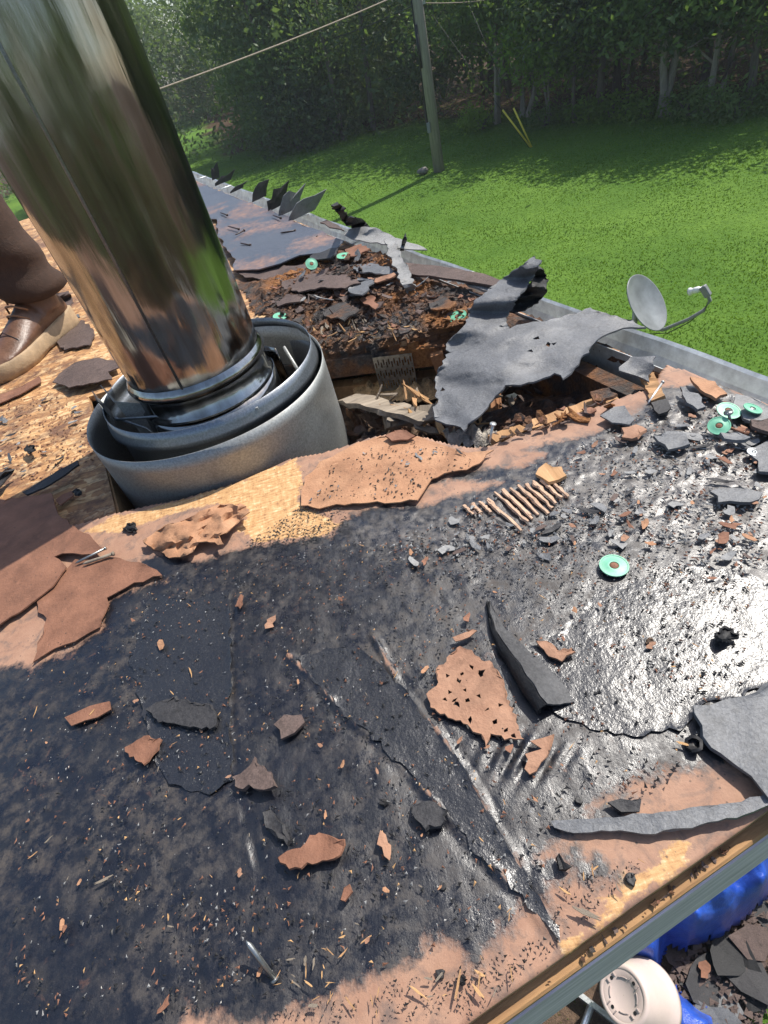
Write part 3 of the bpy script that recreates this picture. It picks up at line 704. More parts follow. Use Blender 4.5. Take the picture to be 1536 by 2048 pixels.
def build_front():
    sp = 0.0042
    us = np.arange(-0.72, 0.86, sp); vs = np.arange(EDGE_V, 1.08, sp)
    UU, VV = np.meshgrid(us, vs); X = GB.x * UU + GV.x * VV; Y = GB.y * UU + GV.y * VV
    PX, PY = to_px(X, Y)
    Z = np.zeros(X.shape)
    nn = np.array([[nz((x, y), 9, 1.0) for x, y in zip(rx, ry)] for rx, ry in zip(X, Y)])
    n2 = np.array([[nz((x, y), 38, 5.0) for x, y in zip(rx, ry)] for rx, ry in zip(X, Y)])
    n3 = np.array([[nz((x, y), 110, 9.0) for x, y in zip(rx, ry)] for rx, ry in zip(X, Y)])
    inA = inside_np(ASPH, X, Y); dA = dist_np(ASPH, X, Y)
    cov = np.clip(0.5 + np.where(inA, 1, -1) * (dA + 0.004 * n3) / 0.028 * 0.5, 0, 1)
    bare = np.zeros(X.shape)
    for B in BARE: bare = np.maximum(bare, np.clip(0.5 + np.where(inside_np(B, X, Y), 1, -1) * dist_np(B, X, Y) / 0.03 * 0.5, 0, 1))
    grit = np.clip(0.5 + np.where(inside_np(GRIT, X, Y), 1, -1) * dist_np(GRIT, X, Y) / 0.12 * 0.5, 0, 1)
    Z += 0.0016 * nn + 0.0004 * n2
    Z += cov * (0.0022 + 0.0005 * n2 + 0.0006 * n3) + grit * (0.0018 * n3 + 0.0014 * n2)
    for pts, hh, ww in SEAMS:
        d = dist_np(wpoly(pts), X, Y, False) + 0.002 * n3
        Z += hh * np.exp(-(d / ww) ** 2) * np.clip(0.55 + 1.6 * n2 + .5 * n3, 0, 1.6)
        if hh > 0: Z -= 0.25 * hh * np.exp(-((d - 1.8 * ww) / ww) ** 2)
    for pts, hh, ww in SEAMS[1:3]:
        d = dist_np(wpoly(pts), X, Y, False) + 0.004 * n3 + 0.003 * n2
        cov = cov * (1 - 0.62 * np.exp(-(d / 0.005) ** 2) * np.clip(0.6 + 1.5 * n2, 0, 1))
    for bx, by, br in [(520, 1340, 60), (850, 1225, 45), (300, 1330, 55), (1190, 1130, 50), (1080, 1130, 40), (640, 1240, 40), (1300, 1170, 60), (560, 1900, 60), (720, 1560, 40)]:
        cov = cov - 0.30 * np.exp(-(((PX - bx) / br) ** 2 + ((PY - by) / (br * .7)) ** 2)) * np.clip(0.7 + n2, 0, 1.5)
    cov = np.clip(cov, 0, 1)
    # puckers
    wr = np.exp(-(((PX - 1050) / 75) ** 2 + ((PY - 1520) / 40) ** 2))
    Z += 0.004 * wr * np.sin(PX * 0.16 + PY * 0.09)
    wr = np.exp(-(((PX - 1440) / 90) ** 2 + ((PY - 1390) / 60) ** 2))
    Z += 0.003 * wr * np.sin(PX * 0.12 + PY * 0.22)
    # slight sag towards the hole
    Z -= 0.004 * np.exp(-((PX - 900) / 200) ** 2 - ((PY - 900) / 60) ** 2)
    Z = np.clip(Z, -0.008, 0.014)
    ny, nx = X.shape
    cx = (X[:-1, :-1] + X[1:, 1:]) / 2; cy = (Y[:-1, :-1] + Y[1:, 1:]) / 2
    ok = inside_np(front_poly, cx + 0.006 * n2[:-1, :-1], cy + 0.006 * nn[:-1, :-1])
    ok &= ~inside_np(wpoly([(1310, 1085), (1320, 1083), (1325, 1090), (1315, 1094)]), cx, cy)
    idx = np.arange(ny * nx).reshape(ny, nx)
    f = np.stack([idx[:-1, :-1], idx[:-1, 1:], idx[1:, 1:], idx[1:, :-1]], -1)[ok]
    used = np.unique(f); remap = np.full(ny * nx, -1); remap[used] = np.arange(len(used)); f = remap[f]
    V = np.stack([X, Y, ROOF + Z], -1).reshape(-1, 3)[used]
    me = mesh('roof_covering', V, f.tolist())
    a = me.attributes.new('mask', 'FLOAT_COLOR', 'POINT')
    C = np.stack([cov, bare, grit, np.ones(X.shape)], -1).reshape(-1, 4)[used]; a.data.foreach_set('color', C.ravel())
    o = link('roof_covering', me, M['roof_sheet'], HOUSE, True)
    o['label'] = 'black asphalt residue over brown facer paper on the near roof'
    s = o.modifiers.new('solid', 'SOLIDIFY'); s.thickness = 0.018; s.offset = -1
    # the same sheet going on to the left, out of the picture
    us = np.arange(-2.6, -0.715, 0.03); vs = np.arange(EDGE_V, 0.99, 0.03)
    UU, VV = np.meshgrid(us, vs); X = GB.x * UU + GV.x * VV; Y = GB.y * UU + GV.y * VV
    idx = np.arange(X.size).reshape(X.shape); f = np.stack([idx[:-1, :-1], idx[:-1, 1:], idx[1:, 1:], idx[1:, :-1]], -1).reshape(-1, 4)
    me = mesh('roof_covering', np.stack([X, Y, np.full(X.shape, ROOF)], -1).reshape(-1, 3), f.tolist())
    a = me.attributes.new('mask', 'FLOAT_COLOR', 'POINT')
    cv = np.clip(0.5 + np.where(inside_np(ASPH, X, Y), 1, -1) * dist_np(ASPH, X, Y) / 0.06 * 0.5, 0, 1)
    a.data.foreach_set('color', np.stack([cv, 0 * cv, 0 * cv, cv * 0 + 1], -1).ravel())
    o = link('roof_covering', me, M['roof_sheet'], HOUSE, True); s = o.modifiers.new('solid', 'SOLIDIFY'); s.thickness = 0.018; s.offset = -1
build_front()

# the oriented-strand deck behind it, with the hole left open
HOLE = [at(222, 1030), at(360, 1001), at(482, 962), at(590, 915), at(700, 888), at(792, 863), at(900, 886), at(985, 888), at(1100, 846), at(1210, 806), at(1302, 776), at(1325, 745), at(1290, 716)]
hl = at(222, 1022) - GG * 0.02
HOLE_BACK = [at(1240, 690), at(1130, 655), at(1010, 645), at(930, 652), at(860, 664), at(760, 682), at(650, 694), Vector((-0.16, 1.40, ROOF)), Vector((-0.30, 1.455, ROOF)), Vector((-0.50, 1.50, ROOF)), Vector((-0.69, 1.49, ROOF))]
HOLE_POLY = [w2(p) for p in HOLE + HOLE_BACK]
def cdt_mesh(name, outer, holes, z, extra=()):
    v = []; e = []
    for L in [outer] + holes:
        b = len(v); v += [Vector((p[0], p[1])) for p in L]; e += [(b + i, b + (i + 1) % len(L)) for i in range(len(L))]
    v += [Vector(p) for p in extra]
    ov, oe, of, *_ = delaunay_2d_cdt(v, e, [], 1, 1e-6)
    fs = []
    for f in of:
        c = sum((ov[i] for i in f), Vector((0, 0))) / len(f)
        if inside(outer, c.x, c.y) and not any(inside(h, c.x, c.y) for h in holes): fs.append(list(f))
    return mesh(name, [(p.x, p.y, z) for p in ov], fs)
def build_deck():
    far_r = gut(FAR_S, ROOF_O); far_l = far_r - GN * 3.4; near_l = gut(0.45, ROOF_O) - GN * 3.4
    r0 = gut(0.12, ROOF_O)
    outer = [w2(r0), w2(far_r), w2(far_l), w2(near_l)]
    # keep only what lies behind the near sheet
    outer = [w2(gut(0.03, ROOF_O)), w2(far_r), w2(far_l), w2(near_l), w2(uv(-2.6, 0.95))] + [w2(p) for p in back_w[1:5]] + [w2(p) for p in []]
    o2 = outer[:5] + [w2(p) for p in back_w[:5]]
    hole_open = [w2(at(228, 1027))] + [w2(p) for p in HOLE_BACK[::-1]]
    poly = [w2(gut(0.03, ROOF_O)), w2(far_r), w2(far_l), w2(near_l), w2(uv(-2.6, 0.97))] + [w2(p) for p in back_w[:5]] + [w2(p) for p in HOLE_BACK[::-1]] + [w2(at(1290, 716)), w2(at(1325, 745))]
    me = cdt_mesh('roof_deck', poly, [], ROOF - 0.012)
    o = link('roof_deck', me, M['osb'], HOUSE); s = o.modifiers.new('solid', 'SOLIDIFY'); s.thickness = 0.016; s.offset = -1
    o['label'] = 'orange strand board deck bared behind the flue'
build_deck()

# generic torn sheet -----------------------------------------------------------------
def sheet_mesh(name, poly, z=0.004, res=0.012, jag=0.004, bump=0.0015, wave=30.0, seed=1.0, holes=(), curl=0.003):
    """poly: outline (reference directions); z: height or list of (x, y, height) controls"""
    rnd = random.Random(int(seed * 997)); W0 = [at(x, y) for x, y in poly]; out = []
    for a, b in zip(W0, W0[1:] + W0[:1]):
        L = (b - a).length; k = max(1, int(L / res)); nrm = Vector((a.y - b.y, b.x - a.x, 0)) / max(L, 1e-6)
        for i in range(k):
            p = a.lerp(b, i / k); out.append(p + nrm * (rnd.uniform(-jag, jag) if i or True else 0))
    P2 = [(p.x, p.y) for p in out]
    x0, x1 = min(p[0] for p in P2), max(p[0] for p in P2); y0, y1 = min(p[1] for p in P2), max(p[1] for p in P2)
    pts = [Vector(p) for p in P2]; ed = [(i, (i + 1) % len(P2)) for i in range(len(P2))]
    gx = np.arange(x0, x1, res)
    for yy in np.arange(y0, y1, res):
        for xx in gx:
            q = (xx + rnd.uniform(-.3, .3) * res, yy + rnd.uniform(-.3, .3) * res)
            if inside(P2, *q): pts.append(Vector(q))
    ov, oe, of, *_ = delaunay_2d_cdt(pts, ed, [], 1, 1e-5)
    hw = [(at(hx, hy), hr) for hx, hy, hr in holes]
    fs = []
    for f in of:
        c = sum((ov[i] for i in f), Vector((0, 0))) / len(f)
        if inside(P2, c.x, c.y) and not any((c.x - q.x) ** 2 + (c.y - q.y) ** 2 < r * r for q, r in hw): fs.append(list(f))
    ctl = None if isinstance(z, (int, float)) else [(at(a, b), h) for a, b, h in z]
    vs = []; nb = len(P2)
    for iv, p in enumerate(ov):
        if ctl is None: h = z
        else:
            sw = sh = 0
            for q, hh in ctl:
                w = 1 / ((p.x - q.x) ** 2 + (p.y - q.y) ** 2 + 1e-5) ** 1.5; sw += w; sh += w * hh
            h = sh / sw
        h += bump * (nz(p, wave, seed) + 0.6 * nz(p, wave * 2.7, seed + 3))
        if iv < nb: h += curl * max(0, nz(p, 40, seed + 9) + .25)
        vs.append(lift(p, h))
    return mesh(name, vs, fs)
def sheet(name, poly, z, mat, th=0.003, parent=None, label=None, cat=None, group=None, **kw):
    me = sheet_mesh(name, poly, z, **kw); o = link(name, me, M[mat], parent, True)
    s = o.modifiers.new('solid', 'SOLIDIFY'); s.thickness = th; s.offset = 0
    es = o.modifiers.new('split', 'EDGE_SPLIT'); es.split_angle = math.radians(50)
    if label: tag(o, label, cat, group)
    return o

# thin felt layers still stuck to the near sheet
for k, pl in enumerate([[(590, 1315), (640, 1300), (720, 1290), (800, 1370), (880, 1470), (930, 1540), (975, 1620), (1040, 1735), (1125, 1880), (1075, 1830), (1010, 1755), (940, 1690), (880, 1612), (830, 1560), (760, 1485), (700, 1440), (640, 1372)],
                        [(300, 1190), (380, 1200), (455, 1180), (462, 1290), (459, 1420), (466, 1560), (420, 1590), (330, 1560), (290, 1450), (260, 1320)],
                        [(1010, 1318), (1080, 1290), (1150, 1240), (1190, 1180), (1300, 1150), (1400, 1130), (1500, 1150), (1600, 1200), (1600, 1360), (1500, 1385), (1400, 1410), (1360, 1460), (1230, 1470), (1120, 1430)]]):
    sheet('felt_layer', pl, .0042, 'felt_scuffed', .0007, HOUSE, res=.008, jag=.0035, bump=.0010, wave=26, seed=k + 4.4, curl=.0022)
# felt still lying on the far roof
far_edge = [(372, 362), (440, 382), (520, 412), (585, 436), (640, 462), (700, 473)]
sheet('roof_felt', [(330, 352), (368, 357), (420, 374), (480, 398), (560, 428), (610, 452), (660, 470), (688, 482), (676, 496), (640, 505), (600, 512), (560, 528), (520, 538), (465, 542), (470, 520), (440, 480), (430, 440), (330, 420), (150, 400), (100, 370), (200, 345)],
      [(465, 542, .012), (560, 528, .02), (640, 505, .02), (688, 482, .012), (500, 460, .001), (400, 390, .0), (200, 370, .0)], 'far_felt', 0.004, HOUSE, res=0.05, jag=0.01, bump=0.004, wave=6)
sheet('roof_felt', [(462, 542), (520, 540), (560, 530), (610, 530), (640, 522), (700, 528), (690, 545), (650, 548), (600, 552), (540, 560), (490, 556)], [(462, 542, 0.004), (600, 530, 0.014), (690, 530, .012), (540, 560, .003)], 'shingle_brown', 0.003, HOUSE, res=0.03, jag=0.012, bump=0.003, wave=14)

# rotted decking along the back of the hole
def build_rot():
    outline = wpoly([(470, 560), (540, 550), (610, 520), (680, 492), (760, 498), (830, 540), (960, 570), (1040, 620), (1110, 650), (1010, 648), (930, 656), (860, 668), (760, 688), (650, 700), (600, 660), (545, 640), (500, 620)])
    xs = [p[0] for p in outline]; ys = [p[1] for p in outline]
    sp = 0.009; gx = np.arange(min(xs), max(xs), sp); gy = np.arange(min(ys), max(ys), sp); X, Y = np.meshgrid(gx, gy)
    nn = np.array([[noise.noise(Vector((x * 14, y * 22, 4))) + 0.6 * noise.noise(Vector((x * 45, y * 60, 8))) for x, y in zip(a, b)] for a, b in zip(X, Y)])
    st = np.array([[noise.noise(Vector((x * 30 + y * 10, y * 70, 2))) for x, y in zip(a, b)] for a, b in zip(X, Y)])
    d = dist_np(outline, X, Y); fall = np.clip(d / 0.06, 0, 1)
    Z = -0.012 + fall * (0.014 + 0.018 * np.abs(nn)) + 0.010 * np.round(st * 2) / 2 * fall
    ok = inside_np(outline, X[:-1, :-1] + 0.02 * nn[:-1, :-1], Y[:-1, :-1] + 0.02 * st[:-1, :-1])
    idx = np.arange(X.size).reshape(X.shape); f = np.stack([idx[:-1, :-1], idx[:-1, 1:], idx[1:, 1:], idx[1:, :-1]], -1)[ok]
    used = np.unique(f); rm = np.full(X.size, -1); rm[used] = np.arange(len(used))
    me = mesh('rotted_decking', np.stack([X, Y, ROOF + Z], -1).reshape(-1, 3)[used], rm[f].tolist())
    o = link('rotted_decking', me, M['rot'], HOUSE, False); s = o.modifiers.new('solid', 'SOLIDIFY'); s.thickness = 0.03; s.offset = -1
    o['label'] = 'crumbling brown rotted decking behind the hole'
build_rot()

# framing and rubble in the hole ------------------------------------------------------
def plank(name, a, b, w, h, mat, parent, roll=0.0, bevel=0.003, chop=0.0):
    a = Vector(a); b = Vector(b); d = (b - a); L = d.length
    x = d.normalized(); y = Vector((0, 0, 1)).cross(x).normalized(); z = x.cross(y)
    R = Matrix((x, y, z)).transposed() @ Matrix.Rotation(roll, 3, 'X')
    bm = bmesh.new(); r = bmesh.ops.create_cube(bm, size=1.0)
    bmesh.ops.subdivide_edges(bm, edges=[e for e in bm.edges if abs(e.verts[0].co.x - e.verts[1].co.x) > .5], cuts=12)
    for q in bm.verts:
        p = Vector((q.co.x * L, q.co.y * w, q.co.z * h))
        if chop: p += Vector((nz((q.co.x * 9 + q.co.y * 3, q.co.z * 7), 1.0, L) * chop, nz((q.co.x * 5, q.co.z * 3), 1.3, w) * chop * 0.4, nz((q.co.x * 7, q.co.y * 3), 1.1, 2.0) * chop * 0.4))
        q.co = p
    me = bpy.data.meshes.new(name); bm.to_mesh(me); bm.free()
    o = link(name, me, M[mat]); o.matrix_world = Matrix.Translation((a + b) / 2) @ R.to_4x4()
    if parent: o.parent = parent; o.matrix_parent_inverse = parent.matrix_basis.inverted()
    return o
J0 = Vector((-0.75, 1.545, 0)); J1 = at(1130, 652); J1.z = 0; jd = (J1 - J0).normalized(); jn = Vector((jd.y, -jd.x, 0))  # jn towards the viewer
def jpt(t, o, dz): p = J0 + jd * t + jn * o; return Vector((p.x, p.y, ROOF + dz))
JL = (J1 - J0).length
def jt(px, py, dz, o=-0.01):   # parameter along the joist of a point seen at (px,py)
    p = at(px, py, dz); return (p - J0).to_2d().dot(jd.to_2d())
plank('joist', jpt(-0.2, -0.045, -0.05), jpt(JL - 0.04, -0.045, -0.05), 0.038, 0.05, 'rot', HOUSE, 0, .003, .02)
plank('joist', jpt(-0.2, -0.075, -0.145), jpt(JL - 0.04, -0.075, -0.145), 0.038, 0.05, 'lumber_tan', HOUSE)
plank('joist', gut(0.1, -0.10, -0.1), gut(2.0, -0.10, -0.1), 0.038, 0.14, 'rot', HOUSE)
# stud between the chords
tb = jt(884, 700, -0.08)
plank('web_stud', jpt(tb + 0.02, -0.02, -0.155), jpt(tb, -0.02, -0.035), 0.03, 0.03, 'lumber', HOUSE, 0.1)
plank('web_stud', jpt(tb + 0.16, -0.03, -0.16), jpt(tb + 0.17, -0.03, -0.03), 0.03, 0.03, 'lumber', HOUSE, 0.1)
# slotted steel truss plate on the joist
def build_plate():
    o3 = -0.018
    tl = jt(759, 675, -0.03); tr = jt(834, 661, -0.03); z0, z1 = -0.125, -0.028
    nx, nz_ = 29, 13; bm = bmesh.new(); V = {}
    def vt(i, k):
        if (i, k) not in V: V[(i, k)] = bm.verts.new(jpt(tl + (tr - tl) * i / nx, o3, z0 + (z1 - z0) * k / nz_))
        return V[(i, k)]
    for i in range(nx):
        for k in range(nz_):
            slot = (i % 2 == 1) and ((k % 4 in (1, 2)) if i % 4 == 1 else (k % 4 in (2, 3))) and 0 < i < nx - 1 and 0 < k < nz_ - 1
            if not slot: bm.faces.new((vt(i, k), vt(i + 1, k), vt(i + 1, k + 1), vt(i, k + 1)))
    o = bm_obj('truss_plate', bm, M['steel'], HOUSE); s = o.modifiers.new('solid', 'SOLIDIFY'); s.thickness = 0.0015
    o['label'] = 'grey slotted steel truss plate on the joist'
build_plate()
def lump_grid(name, px_poly, z, amp, mat, parent, sp=0.012, fr=(18, 50), seed=0.0, label=None, fall=0.05):
    outline = [w2(at(x, y, z)) for x, y in px_poly]
    xs = [p[0] for p in outline]; ys = [p[1] for p in outline]
    X, Y = np.meshgrid(np.arange(min(xs), max(xs) + sp, sp), np.arange(min(ys), max(ys) + sp, sp))
    nn = np.array([[abs(noise.noise(Vector((x * fr[0], y * fr[0], seed)))) + 0.5 * abs(noise.noise(Vector((x * fr[1], y * fr[1], seed + 5)))) for x, y in zip(a, b)] for a, b in zip(X, Y)])
    fl = np.clip(dist_np(outline, X, Y) / fall, 0, 1)
    ok = inside_np(outline, X[:-1, :-1], Y[:-1, :-1]); idx = np.arange(X.size).reshape(X.shape)
    f = np.stack([idx[:-1, :-1], idx[:-1, 1:], idx[1:, 1:], idx[1:, :-1]], -1)[ok]; used = np.unique(f); rm = np.full(X.size, -1); rm[used] = np.arange(len(used))
    me = mesh(name, np.stack([X, Y, ROOF + z + nn * amp * fl], -1).reshape(-1, 3)[used], rm[f].tolist())
    o = link(name, me, M[mat], parent, True)
    if label: o['label'] = label
    return o
fl = [HOLE_POLY]
me = cdt_mesh('ceiling_board', [w2(uv(-0.9, 0.55)), w2(uv(0.72, 0.5)), w2(gut(0.75, -0.12)), w2(gut(1.2, -0.12)), w2(uv(-0.9, 1.9))], [], ROOF - 0.20)
link('ceiling_board', me, M['rubble_brown'], HOUSE)
lump_grid('insulation', [(690, 768), (745, 748), (830, 744), (885, 752), (900, 790), (860, 806), (780, 806), (715, 800)], -0.135, 0.05, 'fluff_tan', HOUSE, sp=0.008, fr=(22, 70), seed=1, label='tan fibre insulation in the hole')
lump_grid('rubble', [(640, 790), (720, 800), (800, 840), (900, 835), (1010, 810), (1120, 800), (1280, 760), (1330, 800), (1220, 830), (1000, 900), (880, 930), (640, 950), (560, 900)], -0.195, 0.07, 'rubble_brown', HOUSE, seed=3, label='dark crumbly rubble at the bottom of the hole')
lump_grid('insulation', [(880, 868), (940, 866), (990, 868), (1010, 880), (975, 898), (900, 897)], -0.05, 0.05, 'fluff_grey', HOUSE, sp=0.006, fr=(40, 90), seed=8, label='pale grey insulation tuft poking up at the hole edge', fall=0.015)
lump_grid('rubble', [(880, 850), (960, 830), (1060, 800), (1150, 790), (1230, 780), (1290, 770), (1310, 785), (1210, 815), (1100, 850), (1000, 885), (900, 890)], -0.085, 0.06, 'rot', HOUSE, sp=0.008, seed=12, label='rotted brown edge of the decking at the front of the hole')
plank('broken_plank', at(695, 797, -0.08), at(868, 838, -0.07), 0.075, 0.012, 'lumber_grey', HOUSE, -0.35, 0.002, 0.02)
plank('broken_plank', at(770, 842, -0.085), at(868, 826, -0.075), 0.04, 0.014, 'lumber_grey', HOUSE, 0.5, 0.002, 0.014)
plank('broken_plank', at(985, 880, -0.03), at(1230, 795, -0.015), 0.022, 0.012, 'lumber_tan', HOUSE, 0.2, 0.002, 0.012)
plank('broken_plank', at(1185, 690, -0.02), at(1275, 730, -0.02), 0.02, 0.010, 'rot', HOUSE, 0.3, 0.002, 0.02)
plank('broken_plank', at(1110, 765, -0.12), at(1190, 715, -0.05), 0.05, 0.012, 'rot', HOUSE, 0.5, 0.002, 0.03)  # shade under the torn sheet put into this plank's darker colour
plank('broken_plank', at(1290, 745, 0.0), at(1318, 800, 0.006), 0.022, 0.014, 'lumber_tan', HOUSE, 0.3, 0.002, 0.015)
plank('broken_plank', at(905, 830, -0.13), at(990, 800, -0.10), 0.06, 0.02, 'lumber', HOUSE, 0.4, 0.002, 0.03)
# side board of the hole next to the flue jacket
a0 = at(222, 1026); a1 = a0 + GG * 0.5
plank('hole_side_board', (a0.x, a0.y, ROOF - 0.09), (a1.x, a1.y, ROOF - 0.09), 0.018, 0.14, 'lumber_tan', HOUSE)
b0 = at(228, 1030); b1 = at(700, 893); 
plank('hole_header', (b0.x, b0.y - 0.02, ROOF - 0.09), (b1.x, b1.y - 0.03, ROOF - 0.09), 0.02, 0.13, 'lumber', HOUSE)
# near eave: ledge and grey fascia board, wall below
E0, E1 = -2.6, line_u_at_gutter(EDGE_V) - 0.01
pm = uv((E0 + E1) / 2, EDGE_V - 0.005, -0.045)
Ru = Matrix((GB, GV, Vector((0, 0, 1)))).transposed()
def ebox(name, u0, u1, v0, v1, z0, z1, mat, bevel=0.0):
    o = box_obj(name, (0, 0, 0), (u1 - u0, v1 - v0, z1 - z0), M[mat], None, None, bevel)
    o.matrix_world = Matrix.Translation(uv((u0 + u1) / 2, (v0 + v1) / 2, (z0 + z1) / 2)) @ Ru.to_4x4()
    o.parent = HOUSE; o.matrix_parent_inverse = HOUSE.matrix_basis.inverted(); return o
ebox('edge_strip', E0, E1, EDGE_V - 0.0105, EDGE_V + 0.03, -0.036, -0.024, 'lumber_edge', 0.002)
f = ebox('fascia_board', E0, E1, EDGE_V - 0.0120, EDGE_V + 0.0, -0.215, -0.038, 'fascia_wood', 0.002); f['label'] = 'weathered grey fascia board below the near roof edge'
wl = gut(0.5, -0.55); 
def wallbox(name, pts, mat):
    v = [(p[0], p[1], 0.0) for p in pts] + [(p[0], p[1], ROOF - 0.23) for p in pts]; n = len(pts)
    me = mesh(name, v, [(i, (i + 1) % n, (i + 1) % n + n, i + n) for i in range(n)] + [tuple(range(n, 2 * n))]); link(name, me, M[mat], HOUSE)
wc = uv(line_u_at_gutter(0.6) - 0.45, 0.6)
wallbox('wall', [w2(uv(-2.4, 0.6)), w2(wc), w2(gut(FAR_S - 0.1, -0.5)), w2(gut(FAR_S - 0.1, -0.5) - GN * 2.6)], 'wall_paint')
soff = mesh('soffit', [uv(-2.5, EDGE_V, -0.225), uv(E1 - 0.02, EDGE_V, -0.205), gut(FAR_S, -0.06, -0.225), gut(FAR_S, -0.06, -0.225) - GN * 3.3], [(0, 3, 2, 1)]); link('soffit', soff, M['wall_paint'], HOUSE)
# gutter -----------------------------------------------------------------------------
def build_gutter():
    prof = [(-0.05, -0.002), (-0.046, -0.03), (-0.045, -0.10), (0.012, -0.10), (0.022, -0.075), (0.040, -0.045), (0.046, -0.018), (0.052, -0.013), (0.057, -0.018), (0.055, -0.026)]
    s0, s1 = -0.68, FAR_S; n = 60; bm = bmesh.new(); rings = []
    for i in range(n + 1):
        s = s0 + (s1 - s0) * i / n
        rings.append([bm.verts.new(gut(s, o + 0.0015 * math.sin(s * 23 + o * 60), z + 0.002 * math.sin(s * 9))) for o, z in prof])
    for a, b in zip(rings, rings[1:]):
        for k in range(len(prof) - 1): bm.faces.new((a[k], a[k + 1], b[k + 1], b[k]))
    bm.faces.new(rings[-1][::-1])
    bmesh.ops.recalc_face_normals(bm, faces=bm.faces)
    o = bm_obj('gutter', bm, M['gutter_metal'], HOUSE, False); s = o.modifiers.new('solid', 'SOLIDIFY'); s.thickness = 0.0012
    o['label'] = 'open grey metal gutter along the far roof edge'
    for s in np.arange(0.9, FAR_S, 0.62):
        tube_obj('gutter_hanger', [gut(s, -0.045, -0.012), gut(s, 0.05, -0.014)], 0.004, M['gutter_metal'], o, 6)
build_gutter()

# ------------------------------------------------------------------ flue pipe
FC = Vector((-0.293, 1.155, ROOF))
def build_flue():
    root = empty('chimney_flue', FC); tag(root, 'tall stained stainless steel flue pipe rising through the roof', 'chimney')
    pc = Vector((-0.300, 1.185, ROOF)); r = 0.1455
    bm = bmesh.new(); lathe(bm, pc, [(r, 0.125)] + [(r + 0.0006 * math.sin(k * 1.7), 0.125 + k * 0.1) for k in range(1, 12)] + [(r, 1.33)], 96)
    bm_obj('pipe_section', bm, M['pipe'], root, True)
    bm = bmesh.new(); lathe(bm, pc, [(r, 1.335), (r + 0.002, 1.40), (r, 1.5), (r, 2.3)], 96); bm_obj('pipe_section', bm, M['pipe'], root, True)
    bm = bmesh.new(); lathe(bm, pc, [(r, 1.315), (r + 0.008, 1.32), (r + 0.008, 1.345), (r, 1.35)], 96); bm_obj('locking_band', bm, M['pipe'], root, True)
    bm = bmesh.new(); lathe(bm, pc, [(r, 2.3), (r + 0.1, 2.33), (0.02, 2.48)], 64); bm_obj('rain_cap', bm, M['pipe'], root, True)
    # folded seam running down the pipe
    a = math.atan2(-1, -0.1) + 0.02
    sx = pc + Vector((math.cos(a) * r, math.sin(a) * r, 0)); 
    tube_obj('seam', [sx + Vector((0, 0, 0.13)), sx + Vector((0, 0, 0.7)), sx + Vector((0, 0, 1.32))], 0.0028, M['galvanised_dark'], root, 6)
    bm = bmesh.new(); lathe(bm, pc, [(r + 0.001, 0.135), (r + 0.006, 0.128), (r + 0.010, 0.120), (r + 0.008, 0.112), (r + 0.001, 0.106)], 96); bm_obj('locking_band', bm, M['pipe'], root, True)
    bm = bmesh.new(); lathe(bm, pc, [(r + 0.001, 0.106), (r + 0.0005, 0.07), (r + 0.007, 0.066), (r + 0.008, 0.058), (r + 0.003, 0.054)], 96); bm_obj('pipe_collar', bm, M['pipe'], root, True)
    # the loose flared collar round the foot of the pipe, opened at the seam
    bm = bmesh.new(); seg = 90; rings = []
    for k in range(6):
        t = k / 5; ring = []
        for i in range(seg + 1):
            an = 0.35 + 2 * math.pi * i / seg; e = 0.020 * max(0, 1 - i / 14) + 0.004 * math.sin(3 * an)
            rr = r + 0.010 + 0.012 * (1 - t) + e
            ring.append(bm.verts.new(pc + Vector((rr * math.cos(an), rr * math.sin(an), -0.12 + 0.178 * t + 0.012 * max(0, 1 - i / 14)))))
        rings.append(ring)
    for A, B in zip(rings, rings[1:]):
        for i in range(seg): bm.faces.new((A[i], A[i + 1], B[i + 1], B[i]))
    o = bm_obj('storm_collar', bm, M['pipe'], root, True); s = o.modifiers.new('solid', 'SOLIDIFY'); s.thickness = 0.0012
    # inner ring with a rolled shoulder
    ic = Vector((-0.283, 1.183, ROOF)); ri = 0.236
    bm = bmesh.new(); lathe(bm, ic, [(ri, 0.098), (ri + 0.001, 0.080), (ri + 0.006, 0.070), (ri + 0.007, 0.062), (ri + 0.001, 0.055), (ri - 0.004, 0.045), (ri - 0.005, -0.16)], 96)
    o = bm_obj('inner_ring', bm, M['galvanised_dark'], root, True); s = o.modifiers.new('solid', 'SOLIDIFY'); s.thickness = 0.0015
    # outer jacket
    oc = Vector((-0.294, 1.147, ROOF)); ro = 0.264
    bm = bmesh.new(); rings = []
    seg = 120
    for z in (0.080, 0.05, 0.0, -0.06, -0.12, -0.19):
        rings.append([bm.verts.new(oc + Vector((ro * math.cos(2 * math.pi * i / seg), ro * math.sin(2 * math.pi * i / seg), z + (0.002 * math.sin(6.283 * i / seg * 3) if z > 0.07 else 0)))) for i in range(seg)])
    for A, B in zip(rings, rings[1:]):
        for i in range(seg): bm.faces.new((A[i], A[(i + 1) % seg], B[(i + 1) % seg], B[i]))
    o = bm_obj('outer_jacket', bm, M['galvanised'], root, True); s = o.modifiers.new('solid', 'SOLIDIFY'); s.thickness = 0.0012
    # bent sheet bracket and stay wires on the left
    q = Vector((ic.x - 0.215, ic.y - 0.035, ROOF))
    me = mesh('bracket', [q + Vector((0, 0.06, 0.02)), q + Vector((0.035, -0.03, 0.02)), q + Vector((0.02, -0.03, 0.115)), q + Vector((-0.02, 0.05, 0.125)), q + Vector((0.085, -0.02, 0.02)), q + Vector((0.075, -0.02, 0.085))], [(0, 1, 2, 3), (1, 4, 5, 2)])
    o = link('bracket', me, M['galvanised'], root); s = o.modifiers.new('solid', 'SOLIDIFY'); s.thickness = 0.0015
